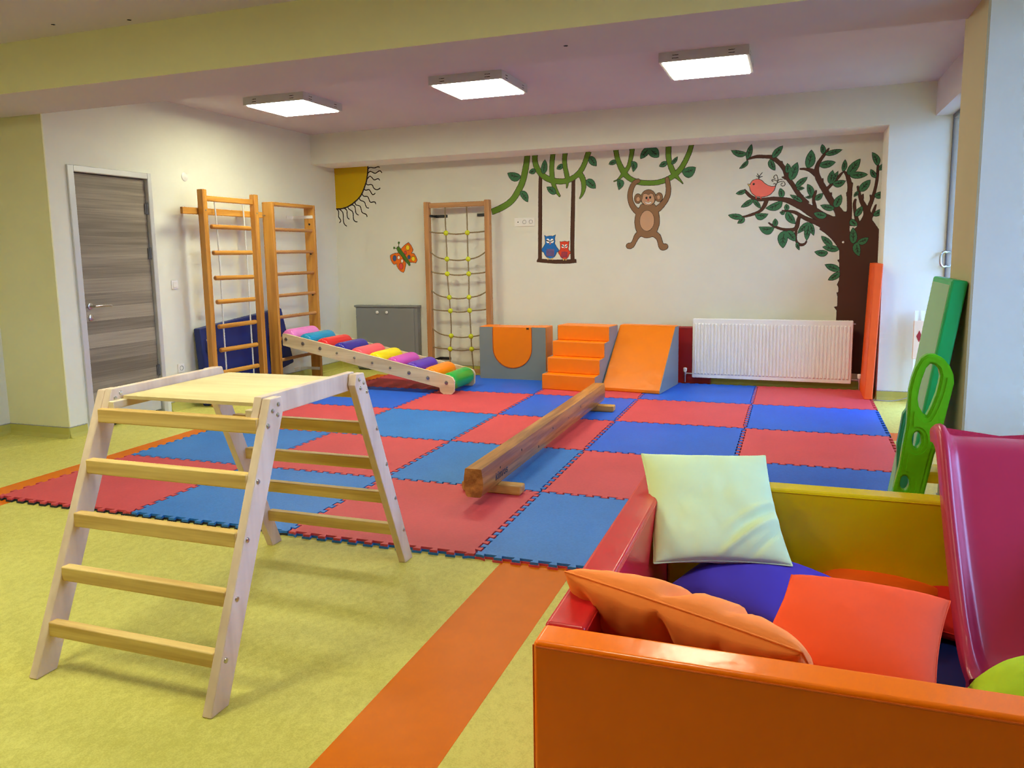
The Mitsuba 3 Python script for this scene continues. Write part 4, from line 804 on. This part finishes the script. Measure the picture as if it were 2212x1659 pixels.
def leafpoly(v):
    b, q, w1, w2 = np.array(v[:2], float), np.array(v[2:4], float), v[4], v[5]; d = q - b; nn = np.array([d[1], -d[0]]) / np.linalg.norm(d)
    s = [bezier([b, b + d * .12 + nn * k, b + d * .72 + nn * k * .85, q], 11) for k in (w1, -w2)]
    return sg.Polygon(np.vstack([s[0], s[1][::-1][1:-1]])).buffer(0), b, q, d, nn * (w1 - w2) * .28
def lay(g, mm): # wall drawing (mm) -> a thin coat on the back wall
    m = extrude(shapely.affinity.scale(g.simplify(0.5), .001, .001, origin=(0, 0)), mm * .001); v = np.asarray(m.vertices); return trimesh.Trimesh(np.stack([v[:, 0], BY(v[:, 0]) - v[:, 2], v[:, 1]], 1), m.faces, process=False)
import shapely.affinity
cur = None; items = []
for line in MURAL.strip().split('\n'):
    kind, part, *v = line.split(' '); v = [int(x) for x in v if x]
    if kind[0] == 'T': cur = (part, []); items.append(cur)
    else:
        if kind[0] == 'P': g = sg.Polygon(np.array(v).reshape(-1, 2)).buffer(0).buffer(6 if len(v) > 16 else 2).buffer(-6 if len(v) > 16 else -2)
        elif kind[0] == 'S': g = sweep(v, part not in ('stem', 'rope', 'trunk', 'outline'))
        elif kind[0] == 'E': a = np.linspace(0, 2 * np.pi, 29)[:-1]; g = sg.Polygon(np.stack([v[0] + v[2] * np.cos(a), v[1] + v[3] * np.sin(a)], 1))
        else: g = leafpoly(v)
        cur[1].append((part, g))
for key, parts in items:
    t = thing(key.replace('_001', '').replace('_002', ''), *LAB[key]); base = {}
    for part, g in parts:
        if part in ('arm', 'leg', 'torso', 'ear', 'head', 'trunk', 'stem'): base.setdefault(part, []).append(g)
    bird = key == 'painted_bird'; owl = key.startswith('painted_owl')
    if base:
        allg = shapely.ops.unary_union([g for L in base.values() for g in L]); flat = 'stem' in base
        o = allg.buffer(5 if not 'trunk' in base else 4, cap_style='flat' if flat else 'round', join_style='mitre' if flat else 'round')
        obj('outline', lay(o, {'stem': .8, 'trunk': .9}.get(list(base)[0], 2.2)), PM['ink'], t)
    done = set()
    for part, g in parts:
        pc, th, ol = ST[part]
        if bird: pc, th, ol = {'body': ('bird', 3.6, 5), 'beak': ('foot', 3.4, 3), 'eye': ('ink', 4.2, 0), 'foot': ('rsp', 3.4, 0)}.get(part, (pc, th, ol))
        if owl: pc, th, ol = {'body': ('owlr' if key.endswith('1') else 'owlb', 2.8, 4), 'chest_stripe': ('strr' if key.endswith('1') else 'strb', 3.4, 0)}.get(part, (pc, th, ol))
        if key == 'painted_monkey' and part == 'eye': pc, th = 'ink', 4.8
        if part == 'trunk':
            if 'trunk' not in done: done.add('trunk'); obj('trunk', lay(shapely.ops.unary_union(base['trunk']), th), PM[pc], t)
            continue
        if part == 'stem':
            if 'stem' not in done: done.add('stem'); obj('stem', lay(shapely.ops.unary_union(base['stem']), th), PM[pc], t)
            continue
        if part == 'leaf':
            g, b, q, d, bend = g; k = obj('leaf', lay(g, 3.2), PM[pc], t); m0 = b + d * .18 + bend * .4; m1 = b + d * .5 + bend * .8; m2 = b + d * .78 + bend * .6
            nn = np.array([d[1], -d[0]]); vein = [sweep([*m0, 5, *m1, 5, *m2, 4])] + [sweep([*(b + d * f + bend * .7), 4, *(b + d * (f + .14) + bend * .7 + nn * s * .13), 3]) for f in (.38, .58) for s in (-1, 1)]
            obj('outline', lay(g.buffer(4, join_style='mitre').union(g), 2.6), PM['ink'], k); obj('vein', lay(shapely.ops.unary_union(vein).intersection(g), 3.8), PM['ink'], k)
            continue
        k = obj(part, lay(g, th), PM[pc], t)
        if ol: obj('outline', lay(g.buffer(ol), th - .5), PM['ink'], k)
